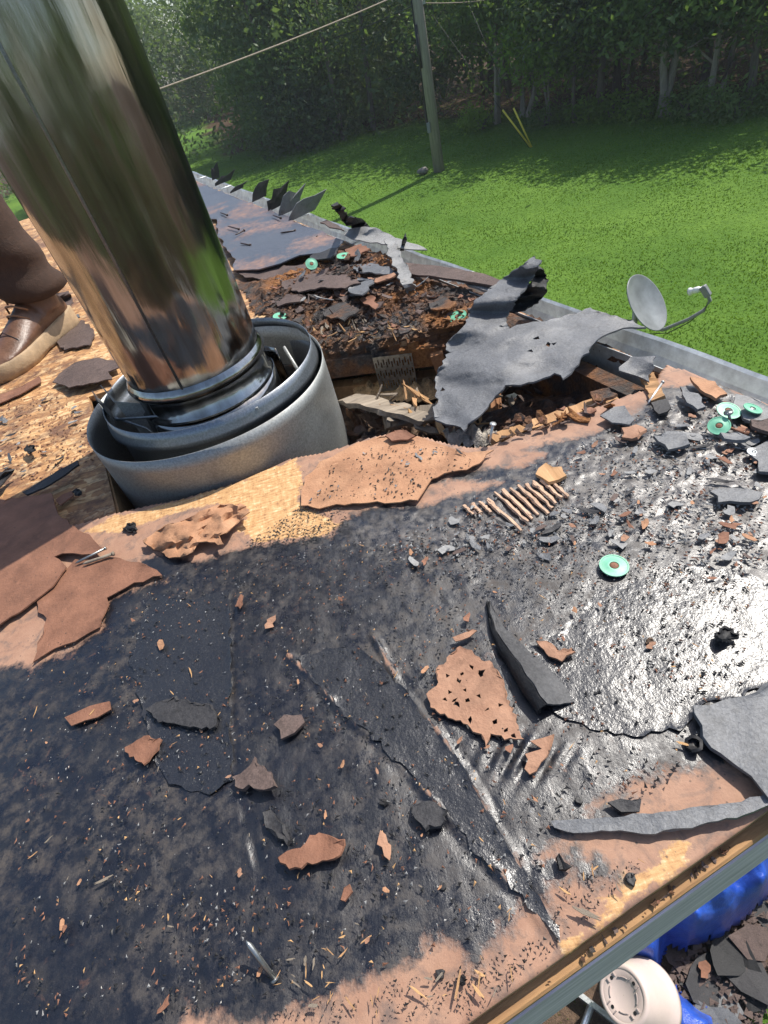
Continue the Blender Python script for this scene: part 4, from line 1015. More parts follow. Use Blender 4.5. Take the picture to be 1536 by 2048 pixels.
    o = link('bracket', mesh('bracket', [q + Vector((-0.02, 0.02, 0.07)), q + Vector((0.0, -0.035, 0.07)), q + Vector((-0.005, -0.04, 0.13)), q + Vector((-0.03, 0.02, 0.13))], [(0, 1, 2, 3)]), M['galvanised_dark'], root)
    s = o.modifiers.new('solid', 'SOLIDIFY'); s.thickness = 0.0015
    tube_obj('stay_wire', [q + Vector((0.012, -0.05, 0.085)), q + Vector((0.1, -0.07, 0.075)), q + Vector((0.18, -0.10, 0.07))], 0.003, M['steel'], root, 6)
    tube_obj('stay_wire', [q + Vector((0.012, -0.05, 0.09)), q + Vector((0.06, -0.055, 0.05)), q + Vector((0.075, -0.06, 0.02))], 0.003, M['steel'], root, 6)
    tube_obj('stay_wire', [ic + Vector((0.17, 0.06, 0.07)), ic + Vector((0.185, 0.02, 0.03)), ic + Vector((0.19, -0.01, -0.02))], 0.004, M['galvanised'], root, 6)
    bm = bmesh.new(); add_box(bm, ic + Vector((0.105, -0.215, 0.085)), (0.005, 0.004, 0.005)); bm_obj('rivet', bm, M['white_steel'], root)
build_flue()
# ------------------------------------------------------------------ large torn pieces
big = empty('torn_shingle_sheet', at(1000, 700)); tag(big, 'large torn grey shingle sheet draped from the hole over the gutter', 'shingle sheet')
sheet('sheet', [(893, 850), (868, 842), (864, 822), (874, 800), (868, 772), (880, 735), (896, 705), (890, 690), (905, 672), (930, 650), (945, 608), (985, 572), (1030, 540), (1068, 513), (1082, 522), (1074, 545), (1052, 575), (1022, 618), (1012, 640), (1020, 660), (1034, 652), (1100, 640), (1150, 628), (1182, 616), (1212, 628), (1262, 642), (1292, 655), (1248, 658), (1232, 663), (1212, 668), (1180, 700), (1150, 735), (1128, 758), (1110, 748), (1086, 756), (1056, 768), (1012, 772), (984, 800), (955, 838), (924, 864), (912, 850)],
      [(893, 850, -.006), (868, 790, .006), (900, 700, .03), (1000, 720, .035), (1000, 650, .05), (1040, 580, .085), (1072, 520, .125), (985, 590, .085), (1020, 655, .04), (1180, 625, .028), (1290, 655, .012), (1180, 690, .03), (1090, 750, .02), (960, 830, .006), (930, 650, .055)],
      'shingle_grey', 0.0035, big, res=0.011, jag=0.0045, bump=0.0028, wave=22, holes=[(1073, 678, .008), (1098, 690, .005), (1105, 688, .005), (886, 780, .004), (1058, 703, .003)])
sheet('curled_flap', [(1076, 532), (1088, 538), (1096, 560), (1092, 585), (1076, 605), (1050, 620), (1025, 626), (1012, 622), (1030, 598), (1058, 570)],
      [(1076, 532, .105), (1096, 560, .06), (1076, 605, .035), (1012, 622, .035), (1040, 590, .06), (1058, 570, .085)], 'felt_black', 0.003, big, res=0.01, jag=0.003, bump=0.002)
sheet('shingle_piece', [(1237, 735), (1262, 714), (1310, 713), (1308, 735), (1300, 752), (1298, 765), (1262, 748), (1240, 742)], [(1237, 735, .022), (1310, 713, .03), (1298, 765, .012)], 'shingle_grey', .003, None, 'small square grey shingle piece bridging the right end of the hole', 'shingle piece', None, res=.012, jag=.003)
sheet('shingle_piece', [(1200, 832), (1228, 814), (1250, 812), (1268, 840), (1258, 852), (1225, 846)], .012, 'shingle_grey', .003, None, 'grey shingle scrap lying on the front edge of the hole', 'shingle piece', None, res=.012, jag=.002)
sheet('shingle_piece', [(688, 470), (700, 457), (730, 453), (762, 458), (775, 468), (812, 482), (855, 500), (800, 498), (765, 488), (730, 484), (700, 478)], [(688, 470, .01), (740, 455, .05), (855, 500, .03), (770, 486, .03)], 'shingle_pale', .003, None, 'pale grey shingle lying across the gutter on the far roof', 'shingle piece', None, res=.03, jag=.006)
sheet('shingle_strip', [(768, 476), (790, 476), (798, 500), (812, 530), (826, 560), (836, 590), (832, 600), (812, 588), (800, 566), (792, 540), (778, 512)], [(775, 478, .07), (800, 520, .06), (834, 598, .012), (800, 560, .05)], 'shingle_pale', .004, None, 'long pale grey shingle strip hanging down over the rotted decking', 'shingle strip', None, res=.02, jag=.006)
sheet('shingle_strip', [(812, 527), (880, 533), (950, 545), (1000, 560), (1008, 566), (996, 577), (950, 566), (880, 556), (818, 550)], [(812, 527, .02), (880, 545, .035), (1000, 565, .03)], 'shingle_brown', .006, None, 'long dark brown shingle strip along the roof edge behind the rot', 'shingle strip', None, res=.03, jag=.004)
sheet('shingle_strip', [(930, 566), (996, 578), (1005, 584), (985, 586), (935, 573)], .02, 'shingle_pale', .006, None, 'thin pale shingle edge just below the dark brown strip', 'shingle strip', None, res=.03, jag=.004)
# shingle tabs standing up along the gutter
def flap(px, py, w, h, lean, turn, mat, label, name='shingle_flap', notch=0.0):
    p = at(px, py, 0.0); rnd = random.Random(px); bm = bmesh.new()
    a = (GG * math.cos(turn) + GN * math.sin(turn)); up = (Vector((0, 0, 1)) + GN * lean + GG * rnd.uniform(-.15, .15)).normalized()
    prof = [(-0.5, 0), (0.5, 0), (0.5 + .15 * rnd.random(), 0.4), (0.55 + .3 * rnd.random(), 0.75 + .25 * rnd.random()), (0.2 + .2 * rnd.random(), .55 + .45 * rnd.random()), (-0.1, .6 + .4 * rnd.random()), (-.35, .35 + .5 * rnd.random()), (-0.5, 0.2 + .3 * rnd.random())]; w *= rnd.uniform(.9, 1.5); h *= rnd.uniform(.45, 1.0); lean *= rnd.uniform(.3, 1.8)
    n = nrm = a.cross(up).normalized()
    vs = [bm.verts.new(p + a * (u * w) + up * (v * h) + n * (0.06 * h * v * v)) for u, v in prof]
    c = bm.verts.new(p + up * (0.5 * h) + n * 0.07 * h)
    for i in range(len(vs)): bm.faces.new((vs[i], vs[(i + 1) % len(vs)], c))
    o = bm_obj(name, bm, M[mat]); s = o.modifiers.new('solid', 'SOLIDIFY'); s.thickness = 0.004
    tag(o, label, 'shingle flap', 'shingle tabs standing along the gutter'); return o
flap(446, 366, 0.094, 0.087, .5, 1.30, 'shingle_dark', 'small upright shingle tab farthest along the gutter')
flap(432, 358, 0.040, .12, .2, 1.46, 'shingle_dark', 'thin dark sliver standing beside the farthest upright tab')
flap(474, 381, 0.094, 0.068, .4, 1.22, 'shingle_dark', 'low upright shingle tab second from the far end')
flap(519, 398, 0.094, 0.105, .45, 1.26, 'shingle_dark', 'pointed upright shingle tab third from the far end')
flap(556, 414, 0.112, .11, .2, 1.14, 'felt_black', 'low black torn tab left of the tall tab pair')
flap(578, 424, 0.094, 0.118, .5, 1.30, 'shingle_grey', 'left tab of the tall upright shingle pair')
flap(604, 432, 0.122, 0.149, .6, 1.34, 'shingle_grey', 'tallest upright shingle tab, right one of the pair')
sheet('felt_flap', [(662, 412), (676, 405), (690, 414), (693, 430), (712, 434), (730, 445), (738, 456), (705, 456), (684, 444), (676, 430)], [(662, 412, .19), (690, 414, .16), (712, 434, .09), (705, 456, .02), (738, 456, .02), (684, 444, .05)], 'felt_black', .005, None, 'black curled felt flap rising over the gutter above the pale shingle', 'felt flap', None, res=.025, jag=.008)
sheet('felt_flap', [(800, 500), (804, 480), (810, 468), (814, 470), (813, 482), (808, 500)], [(812, 470, .09), (803, 500, .02)], 'felt_black', .005, None, 'narrow black upright felt sliver beside the hanging pale strip', 'felt flap', None, res=.02, jag=.003)
sheet('felt_flap', [(655, 440), (680, 452), (690, 462), (668, 458), (640, 446)], .015, 'shingle_brown', .004, None, 'dark brown felt scrap in the gutter left of the pale shingle', 'felt flap', None, res=.03, jag=.006)
# near roof: big pieces
PS = 'paper scrap'
sheet('perforated_paper', [(920, 1292), (945, 1300), (958, 1316), (985, 1326), (1000, 1345), (1012, 1390), (1030, 1430), (1048, 1482), (1010, 1478), (985, 1470), (975, 1490), (955, 1465), (905, 1437), (880, 1430), (858, 1408), (855, 1390), (862, 1377), (875, 1372), (873, 1337), (890, 1322), (905, 1305)], .0085, 'kraft', .002, None, 'large brown paper piece pocked with holes beside the curled strip', PS, None, res=.0042, jag=.0025, bump=.0012, holes=[(963, 1346, .0042), (919, 1362, .0026), (942, 1335, .0024), (914, 1408, .0034), (908, 1400, .003), (937, 1402, .0026), (898, 1352, .0022), (1012, 1462, .003), (990, 1445, .002), (925, 1350, .002), (903, 1385, .0022), (960, 1390, .0022), (975, 1420, .002), (940, 1440, .002), (890, 1400, .002), (1000, 1410, .002), (930, 1380, .002), (1028, 1470, .002)])
sheet('paper_scrap', [(555, 1715), (575, 1700), (600, 1695), (620, 1672), (640, 1662), (655, 1672), (690, 1678), (692, 1692), (682, 1712), (655, 1718), (615, 1730), (590, 1740), (570, 1733)], [(555, 1715, .01), (640, 1665, .009), (690, 1685, .016), (600, 1735, .014)], 'kraft_dark', .0025, None, 'curved reddish brown paper scrap in the dark foreground', PS, None, res=.005, jag=.0022)
sheet('paper_scrap', [(250, 1495), (290, 1470), (325, 1480), (318, 1500), (290, 1528), (255, 1510)], .009, 'kraft_dark', .002, None, 'brown paper scrap below the flat grey shingle at left', PS, None, res=.005, jag=.0022)
sheet('paper_scrap', [(1060, 1482), (1085, 1474), (1112, 1470), (1105, 1490), (1098, 1515), (1072, 1540), (1055, 1552), (1045, 1535), (1058, 1518), (1050, 1508), (1080, 1502)], .010, 'kraft', .002, None, 'pointed brown paper scrap just below the pocked paper', PS, None, res=.008, jag=.003)
sheet('paper_scrap', [(1072, 1282), (1095, 1280), (1112, 1292), (1118, 1300), (1146, 1294), (1150, 1303), (1122, 1325), (1100, 1312)], .010, 'kraft', .002, None, 'brown paper scrap right of the curled black strip', PS, None, res=.005, jag=.0022)
sheet('paper_scrap', [(905, 1275), (945, 1258), (955, 1262), (940, 1275), (910, 1284)], .010, 'kraft', .002, None, 'short brown strip above the pocked paper', PS, None, res=.008, jag=.001)
sheet('paper_scrap', [(130, 1435), (180, 1410), (222, 1402), (222, 1422), (170, 1445), (140, 1455)], .008, 'kraft_dark', .002, None, 'faded brown paper scrap near the left border', PS, None, res=.012, jag=.003)
sheet('paper_scrap', [(688, 1775), (700, 1768), (706, 1785), (690, 1804), (680, 1800)], .010, 'kraft_dark', .002, None, 'small brown triangle below the curved reddish scrap', PS, None, res=.008, jag=.001)
sheet('brown_paper_sheet', [(-260, 1040), (-100, 1010), (0, 1000), (50, 994), (105, 986), (112, 1010), (118, 1030), (150, 1052), (186, 1078), (210, 1098), (190, 1106), (165, 1110), (125, 1108), (112, 1112), (132, 1135), (125, 1150), (108, 1172), (60, 1210), (0, 1250), (-260, 1330)], [(105, 986, .006), (210, 1098, .014), (112, 1112, .012), (0, 1250, .008), (0, 1000, .004)], 'kraft_dark', .0025, None, 'large brown facer paper sheet at the left border beside the flue', 'paper sheet', None, res=.016, jag=.003, bump=.003, wave=9)
sheet('brown_paper_sheet', [(60, 1180), (110, 1160), (150, 1120), (230, 1112), (300, 1135), (325, 1150), (250, 1175), (218, 1195), (212, 1225), (200, 1255), (150, 1285), (110, 1300), (66, 1325), (78, 1285), (90, 1240)], .006, 'kraft_dark', .002, None, 'darker brown paper spreading below the large sheet at left', 'paper sheet', None, res=.014, jag=.004, bump=.002)
sheet('crumpled_paper', [(285, 1082), (330, 1050), (370, 1040), (400, 1022), (440, 1010), (488, 1008), (498, 1024), (470, 1052), (452, 1068), (440, 1070), (446, 1090), (420, 1086), (395, 1085), (386, 1106), (362, 1112), (336, 1118), (318, 1100), (298, 1096)], [(285, 1082, .008), (400, 1040, .022), (498, 1024, .02), (445, 1085, .018), (340, 1115, .008), (360, 1070, .024)], 'kraft_orange', .002, None, 'crumpled orange brown paper at the front edge of the flue hole', 'crumpled paper', None, res=.008, jag=.003, bump=.011, wave=34)
sheet('brown_paper_sheet', [(602, 1012), (600, 990), (610, 955), (640, 925), (700, 893), (760, 874), (800, 866), (850, 878), (905, 895), (935, 905), (985, 900), (960, 930), (905, 945), (860, 958), (850, 985), (835, 1002), (770, 1006), (690, 1008), (640, 1016)], .007, 'kraft_orange', .002, None, 'orange brown facer paper along the front edge of the hole', 'paper sheet', None, res=.012, jag=.004, bump=.003, wave=12)
sheet('shingle_piece', [(770, 872), (790, 860), (815, 860), (830, 872), (815, 882), (785, 882)], .013, 'kraft_dark', .003, None, 'dull brown flake sticking out over the hole beside the orange paper', 'shingle piece', None, res=.01, jag=.003)
sheet('shingle_sheet', [(1700, 1330), (1536, 1372), (1490, 1392), (1470, 1402), (1445, 1404), (1420, 1416), (1388, 1414), (1384, 1430), (1398, 1452), (1402, 1475), (1420, 1500), (1440, 1512), (1475, 1530), (1500, 1556), (1536, 1592), (1700, 1640)], [(1388, 1414, .012), (1420, 1500, .011), (1536, 1592, .016), (1536, 1372, .012), (1700, 1480, .015)], 'shingle_grey', .005, None, 'broad flat grey shingle sheet at the right border', 'shingle sheet', None, res=.01, jag=.003, bump=.002)
sheet('shingle_strip', [(1101, 1643), (1112, 1640), (1210, 1635), (1360, 1620), (1460, 1608), (1540, 1585), (1620, 1560), (1620, 1590), (1540, 1612), (1490, 1632), (1400, 1652), (1310, 1668), (1240, 1664), (1130, 1666), (1108, 1656)], [(1101, 1643, .007), (1250, 1650, .008), (1400, 1635, .010), (1620, 1575, .012)], 'shingle_grey', .0032, None, 'long narrow grey shingle strip lying by the near roof edge', 'shingle strip', None, res=.008, jag=.0012, bump=.0007, curl=.001)
sheet('shingle_piece', [(292, 1420), (312, 1404), (350, 1394), (390, 1404), (420, 1412), (436, 1436), (430, 1458), (372, 1456), (312, 1442)], .010, 'shingle_dark', .004, None, 'flat dark grey shingle piece at left of the long crack', 'shingle piece', None, res=.0055, jag=.0026)
sheet('shingle_piece', [(465, 1555), (490, 1540), (510, 1516), (525, 1534), (545, 1545), (552, 1570), (530, 1580), (500, 1574), (476, 1582)], [(465, 1555, .01), (552, 1570, .016), (510, 1520, .014)], 'shingle_brown', .005, None, 'thick dark brown shingle lump beside the long crack', 'shingle piece', None, res=.005, jag=.0026)
sheet('shingle_piece', [(825, 1612), (845, 1600), (872, 1602), (892, 1620), (893, 1645), (870, 1656), (850, 1662), (830, 1640)], .012, 'shingle_dark', .004, None, 'square dark grey shingle piece on the diagonal seam', 'shingle piece', None, res=.005, jag=.0028)
sheet('shingle_piece', [(525, 1625), (545, 1618), (560, 1640), (578, 1670), (575, 1692), (555, 1680), (535, 1655)], .009, 'shingle_dark', .004, None, 'dark shingle sliver above the curved reddish scrap', 'shingle piece', None, res=.005, jag=.0026)
sheet('shingle_piece', [(548, 1450), (570, 1428), (605, 1430), (612, 1448), (590, 1470), (565, 1478)], .008, 'shingle_brown', .004, None, 'dark crusty shingle patch right of the long crack', 'shingle piece', None, res=.01, jag=.003)
sheet('shingle_piece', [(1215, 1605), (1240, 1595), (1285, 1598), (1280, 1628), (1240, 1628)], .007, 'shingle_dark', .003, None, 'dark granule patch above the long narrow strip', 'shingle piece', None, res=.009, jag=.003)
sheet('shingle_piece', [(1112, 1715), (1120, 1705), (1130, 1720), (1145, 1735), (1130, 1745), (1115, 1740)], .008, 'felt_black', .003, None, 'small black felt scrap below the long narrow strip', 'shingle piece', None, res=.005, jag=.0026)
# right rubble field: bigger slabs
slabs = [([(1470, 790), (1500, 795), (1540, 815), (1600, 850), (1600, 900), (1540, 868), (1490, 838), (1462, 810)], .012, 'shingle_pale', 'pale grey shingle slab beside the gutter at the right border'),
         ([(1360, 775), (1392, 790), (1410, 815), (1392, 822), (1365, 800)], .014, 'shingle_grey', 'grey shingle chunk left of the green washers near the gutter'),
         ([(1380, 755), (1430, 765), (1455, 790), (1430, 800), (1395, 775)], .012, 'kraft_orange', 'orange rotted wood flake beside the gutter near the washers'),
         ([(1310, 875), (1335, 862), (1375, 870), (1380, 890), (1340, 900)], .012, 'shingle_grey', 'grey slab in the middle of the right rubble'),
         ([(1300, 805), (1330, 800), (1345, 818), (1320, 830)], .012, 'shingle_dark', 'dark slab at the left rim of the right rubble'),
         ([(1500, 905), (1540, 880), (1600, 900), (1600, 950), (1520, 945)], .012, 'shingle_grey', 'grey slab below the washers at the right border'),
         ([(1500, 838), (1560, 838), (1600, 862), (1540, 868), (1505, 855)], .022, 'shingle_brown', 'dark brown slab lying against the rightmost washer'),
         ([(1440, 868), (1475, 864), (1500, 876), (1470, 884), (1445, 880)], .018, 'shingle_grey', 'grey slab just below the green washers'),
         ([(1245, 860), (1270, 852), (1295, 862), (1262, 882), (1240, 876)], .011, 'kraft', 'pink brown flake at the left of the right rubble'),
         ([(1420, 985), (1480, 972), (1530, 990), (1500, 1010), (1440, 1006)], .011, 'shingle_grey', 'flat grey slab low in the right rubble'),
         ([(1090, 930), (1125, 935), (1135, 955), (1100, 965), (1070, 950)], .009, 'lumber_tan', 'pale wood flake above the ribbed patch'),
         ([(1180, 785), (1215, 778), (1235, 790), (1205, 806), (1185, 802)], .004, 'rot', 'brown rotted flake at the front rim of the hole')]
for k, (pl, z, mt, lab) in enumerate(slabs):
    sheet('rubble_slab', pl, z, mt, .005, None, lab, 'slab', None, res=.011, jag=.004, bump=.002, seed=k + 2.3)

# curled black strip: flat on its right, its left edge lifted
def curled():
    ax = [(975, 1206), (985, 1262), (1000, 1300), (1025, 1345), (1050, 1390), (1078, 1428)]
    wd = [0.003, 0.012, 0.021, 0.030, 0.036, 0.034]; hh = [0.002, .005, .010, .016, .020, .015]
    d = (at(1075, 1425) - at(975, 1206)).normalized(); s = Vector((-d.y, d.x, 0)); s = s if s.x > 0 else -s
    root = empty('curled_strip', at(1030, 1350)); tag(root, 'black shingle strip curled up along its left edge beside the pocked paper', 'shingle strip')
    def ribbon(name, fn, mat, th):
        bm = bmesh.new(); rings = []; N = 26; K = 8
        for i in range(N + 1):
            t = i / N * (len(ax) - 1); a = min(int(t), len(ax) - 2); q = t - a
            x = ax[a][0] * (1 - q) + ax[a + 1][0] * q; y = ax[a][1] * (1 - q) + ax[a + 1][1] * q; w = wd[a] * (1 - q) + wd[a + 1] * q; h = hh[a] * (1 - q) + hh[a + 1] * q
            p = at(x, y, 0.005); rings.append([])
            for k in range(K + 1):
                o, z = fn(k / K); j = 0.0016 * nz((i * .9 + k * 3.1, k * 2.7 + i * .31), .35, 2.0)
                rings[-1].append(bm.verts.new(p + s * (w * o + j) + Vector((0, 0, h * z + j))))
        for a, b in zip(rings, rings[1:]):
            for k in range(K): bm.faces.new((a[k], a[k + 1], b[k + 1], b[k]))
        o = bm_obj(name, bm, M[mat], root, True); m = o.modifiers.new('solid', 'SOLIDIFY'); m.thickness = th; m.offset = 0
        o.modifiers.new('split', 'EDGE_SPLIT').split_angle = 0.9
    ribbon('upper_face', lambda t: (0.25 + 0.95 * t, (1 - t) ** 1.4 + .05), 'shingle_top', .003)
    ribbon('rolled_edge', lambda t: (0.25 - .12 * math.sin(t * 3.14) - 0.22 * t, 1.0 - .95 * t + .1 * math.sin(t * 3.14)), 'felt_black', .005)
make_shingle('shingle_top', (0.03, 0.03, 0.032), (0.10, 0.10, 0.102), 0.6)
curled()
def clump(px, py, r, mat, label, name='tar_clump', seed=1.0, flat=0.42, z=0.004):
    k = r / .00095; rnd = random.Random(int(seed * 31)); n = 11
    poly = [(px + k * rnd.uniform(.55, 1.15) * math.cos(6.283 * i / n), py + .75 * k * rnd.uniform(.55, 1.15) * math.sin(6.283 * i / n)) for i in range(n)]
    o = sheet(name, poly, [(px, py, z + r * .35)] + [(x, y, z + rnd.uniform(0, .35) * r) for x, y in poly[::2]], mat, .003, None, label, 'clump', None, res=max(.003, r * .16), jag=r * .10, bump=r * .30, wave=.9 / r, seed=seed + .37, curl=r * .5)
    return o
clump(1452, 1268, .021, 'felt_black', 'black tar clump casting a shadow on the glaring right part', seed=2)
clump(1385, 1488, .018, 'grit_black', 'black crumbly clump at the corner of the right shingle sheet', seed=5, flat=.4)
clump(1195, 1385, .004, 'grit_black', 'tiny black crumb below the wide curled strip', seed=7)
clump(765, 1605, .008, 'grit_black', 'small black clump by the diagonal seam', seed=8)
clump(1300, 1283, .009, 'rubble_brown', 'brown crumb left of the black tar clump', seed=9, flat=.4)
clump(925, 1960, .010, 'felt_black', 'black tar blob near the bottom roof edge', seed=11)
clump(262, 1055, .014, 'felt_black', 'black tar smear at the corner of the flue hole', seed=12, flat=.35)
clump(155, 985, .010, 'felt_black', 'black tar lump on the strand board left of the flue', seed=14)
clump(60, 897, .012, 'felt_black', 'black and white tar lump on the strand board at far left', seed=15)
# holes burnt or punched in the sheet: dark pits with a raised rim
for k, (px, py, r) in enumerate([(1157, 1602, .006), (1262, 1758, .008), (880, 1945, .006), (885, 1772, .006), (770, 1603, .004), (1327, 1318, .006)]):
    p = at(px, py, .004); bm = bmesh.new(); R = lathe(bm, p, [(r * .62, -.001), (r * .55, .0012), (r * .5, .0013), (r * .2, .0010)], 14); bm.faces.new(R[-1])
    for q in bm.verts: q.co += Vector((nz(q.co, 300, k), nz(q.co, 300, k + 3), 0)) * r * 0.3
    tag(bm_obj('fastener_hole', bm, M['grit_black'], None, True), 'small dark fastener hole punched in the roof covering', 'hole', 'fastener holes in the near roof')

# ribbed scar of glue ridges
plain('rib_tan', (0.50, 0.33, 0.22), 0.8, 0, 0.35, 60, 0.3)
rib = empty('ribbed_patch', at(1020, 1000)); tag(rib, 'pale ribbed patch of glue ridges in front of the hole', 'ribbed patch')
for k in range(17):
    t = k / 16; a = (928 + 165 * t + 6 * math.sin(k * 2.1), 1000 - 42 * t + (12 if t < .35 else 0)); L = 0.55 + 0.45 * math.sin(math.pi * min(1, t * 1.15)) * (0.75 + 0.25 * math.sin(k * 5.3))
    if t < .3: L *= .45
    b = (a[0] + 72 * L, a[1] + 66 * L)
    p0 = at(a[0], a[1], .006); p1 = at(b[0], b[1], .006); bm = bmesh.new(); n = 9
    pts = [p0.lerp(p1, i / n) + Vector((random.gauss(0, .0006), random.gauss(0, .0006), random.gauss(0, .0006))) for i in range(n + 1)]
    tube(bm, pts, [.0034 * random.uniform(.6, 1.25) for _ in pts], 6, True, .8); bm_obj('ridge', bm, M['rib_tan'], rib, False)

# green cap washers and nails
def washer(px, py, r, label, z=.006, tilt=(0, 0), mat='green_plastic', name='cap_washer'):
    root = empty(name, at(px, py, z)); tag(root, label, 'washer', 'plastic cap washers')
    R = Matrix.Rotation(tilt[0], 4, 'X') @ Matrix.Rotation(tilt[1], 4, 'Y'); T = Matrix.Translation(root.location) @ R
    bm = bmesh.new(); lathe(bm, (0, 0, 0), [(r * .30, .0006), (r * .33, .0018), (r * .40, .0020), (r * .50, .0013), (r * .88, .0012), (r * .90, .0017), (r * .99, .0017), (r, .0004), (r * .97, 0), (r * .3, 0)], 40, True); bm.transform(T); bmesh.ops.recalc_face_normals(bm, faces=bm.faces); oc = bm_obj('cap', bm, M[mat], root, True); oc.modifiers.new('split', 'EDGE_SPLIT').split_angle = .6
    bm = bmesh.new(); lathe(bm, (0, 0, 0), [(0.0005, .0018), (r * .2, .0017), (r * .31, .0008), (r * .31, .0002), (0.0005, 0)], 16); bm.transform(T); bm_obj('nail_head', bm, M['kraft_dark'] if r > .014 else M['steel'], root, True)
washer(1228, 1132, .0185, 'round mint green cap washer lying alone on the black asphalt', .008, (.03, .05))
washer(1457, 822, .018, 'bright green cap washer by the gutter, upper of the touching pair', .018, (.25, .1))
washer(1438, 852, .016, 'tilted green cap washer below the bright one by the gutter', .018, (.3, -.3))
washer(1505, 818, .014, 'pale green cap washer half under the dark brown slab', .02, (.1, .3))
washer(1507, 905, .009, 'small white cap washer in the right rubble', .012, (.1, .1), 'white_plastic')
washer(623, 528, .02, 'green cap washer standing tilted beside the far felt edge', .03, (.8, .2))
washer(687, 512, .024, 'green cap washer lying near the pale shingle on the far roof', .025, (.1, .1))
washer(560, 633, .020, 'green cap washer on the rotted decking behind the flue', .022, (.15, .2))
washer(915, 633, .022, 'green cap washer on the rotted decking beside the torn grey sheet', .022, (.1, -.2))
def nail(a, b, r, label, mat='steel', head=2.6):
    a = Vector(a); b = Vector(b); d = (b - a).normalized(); root = empty('nail', b); tag(root, label, 'nail')
    tube_obj('shank', [a, a.lerp(b, .12), b], [r * .15, r, r], M[mat], root, 10)
    tube_obj('head', [b - d * r * .1, b + d * r * .9], [r * head, r * head], M[mat], root, 14)
nail(at(978, 890, -.01), at(986, 849, .032), .0022, 'bright nail standing upright at the front edge of the hole', 'white_steel')
nail(at(492, 1881, .030), at(548, 1957, .006), .0024, 'grey roofing nail lying point up near the bottom edge', 'steel', 1.6)
nail(at(165, 1128, .012), at(225, 1108, .012), .0028, 'thick rusty nail beside the large brown paper sheet', 'lumber_grey', 1.4)
nail(at(150, 1127, .012), at(210, 1097, .016), .0022, 'dark nail just above the thick rusty nail', 'steel', 1.5)
nail(at(1450, 852, .014), at(1492, 868, .016), .0024, 'pinkish nail running out of the tilted green washer', 'kraft_dark', 2.2)
nail(at(1462, 848, .010), at(1457, 826, .03), .0022, 'dark headed nail standing between the green washers', 'steel', 3.0)
nail(at(1295, 808, .004), at(1325, 765, .02), .002, 'white nail leaning at the right end of the hole', 'white_steel', 1.6)
nail(at(1163, 833, -.06), at(1160, 812, -.03), .002, 'dark nail inside the hole under the torn sheet', 'steel')
for k, (x, y, dx, dy) in enumerate([(455, 452, 22, 6), (470, 470, 18, -9), (480, 486, 20, 4), (560, 466, 30, -5), (600, 478, 34, -4), (440, 425, 14, 5), (545, 430, 16, 6)]):
    nail(at(x, y, .014), at(x + dx, y + dy, .014), .0028, 'thin dark nail lying on the far roof felt', 'shoe_dark', 2.0)
for o in list(COL.objects):
    if o.name.startswith('nail') and o.get('label', '').startswith('thin dark nail'): o['group'] = 'nails on the far felt'
    elif o.name.startswith('nail') and o.parent is None: o['group'] = 'roofing nails'

# ------------------------------------------------------------------ small scraps: individuals that share a few shapes
def chip_mesh(name, seed, mat, elong=1.0, th=0.09, curl=0.10):
    rnd = random.Random(seed); n = rnd.randint(6, 10); v = []; top = []
    for i in range(n):
        a = 6.283 * (i + rnd.uniform(-.3, .3)) / n; r = rnd.uniform(.45, 1.2); x, y = r * math.cos(a) * elong, r * math.sin(a) / elong; top.append((x, y, curl * (x * x - .3 * y * y)))
    v = [(0, 0, 0)] + top + [(0, 0, -th)] + [(x, y, z - th) for x, y, z in top]
    f = []
    for i in range(n):
        j = (i + 1) % n; f += [(0, 1 + i, 1 + j), (n + 1, n + 2 + j, n + 2 + i), (1 + i, n + 2 + i, n + 2 + j, 1 + j)]
    me = mesh(name, v, f); me.materials.append(M[mat]); return me
def varied(l):
    return [(x, y, s * (.35 + 1.1 * random.random() ** 2.2)) for x, y, s in l]
def scatter(name, shapes, spots, size, label, cat, group, tilt=.15, z=.008):
    for k, (x, y, s) in enumerate(spots):
        o = bpy.data.objects.new(name, shapes[k % len(shapes)]); COL.objects.link(o)
        p = at(x, y, z + random.uniform(0, .003)); o.location = p; sc = size * s
        sc *= random.choice((.6, .75, 1, 1.25)); o.scale = (sc, sc * random.uniform(.6, 1.1), sc); o.rotation_euler = (random.gauss(0, tilt), random.gauss(0, tilt), random.uniform(0, 6.283))
        tag(o, label, cat, group)
random.seed(21)
kr = [chip_mesh('paper_chip', 300 + i, ('kraft', 'kraft_dark', 'kraft_orange')[i % 3], random.uniform(1, 1.5)) for i in range(9)]
sh = [chip_mesh('shingle_chip', 400 + i, ('shingle_grey', 'shingle_pale', 'shingle_pale', 'shingle_brown', 'shingle_grey', 'shingle_dark', 'shingle_pale', 'shingle_grey')[i % 8], random.uniform(1, 1.9), .07) for i in range(8)]
wd = [chip_mesh('splinter', 500 + i, ('splinter_wood', 'lumber_tan', 'lumber_grey')[i % 3], random.uniform(2.0, 3.0), .22, .03) for i in range(9)]
rt = [chip_mesh('rot_flake', 600 + i, ('rot', 'rot', 'shingle_brown', 'kraft_dark', 'rot', 'shingle_brown')[i % 6], random.uniform(1, 1.6), .2, .3) for i in range(12)]
def in_px(poly, n, lo=.5, hi=1.4):
    out = []; xs = [p[0] for p in poly]; ys = [p[1] for p in poly]
    while len(out) < n:
        x, y = random.uniform(min(xs), max(xs)), random.uniform(min(ys), max(ys))
        if inside(poly, x, y):
            if poly is RUB: x += random.gauss(0, 14); y += abs(random.gauss(0, 26)) * (1 if y > 950 else .2)
            out.append((x, y, random.uniform(lo, hi)))
    return out
FIELD = [(40, 1340), (330, 1150), (700, 1080), (1000, 1060), (1500, 1150), (1500, 1380), (1350, 1560), (1100, 1660), (1080, 1800), (900, 1900), (400, 2020), (20, 2040)]
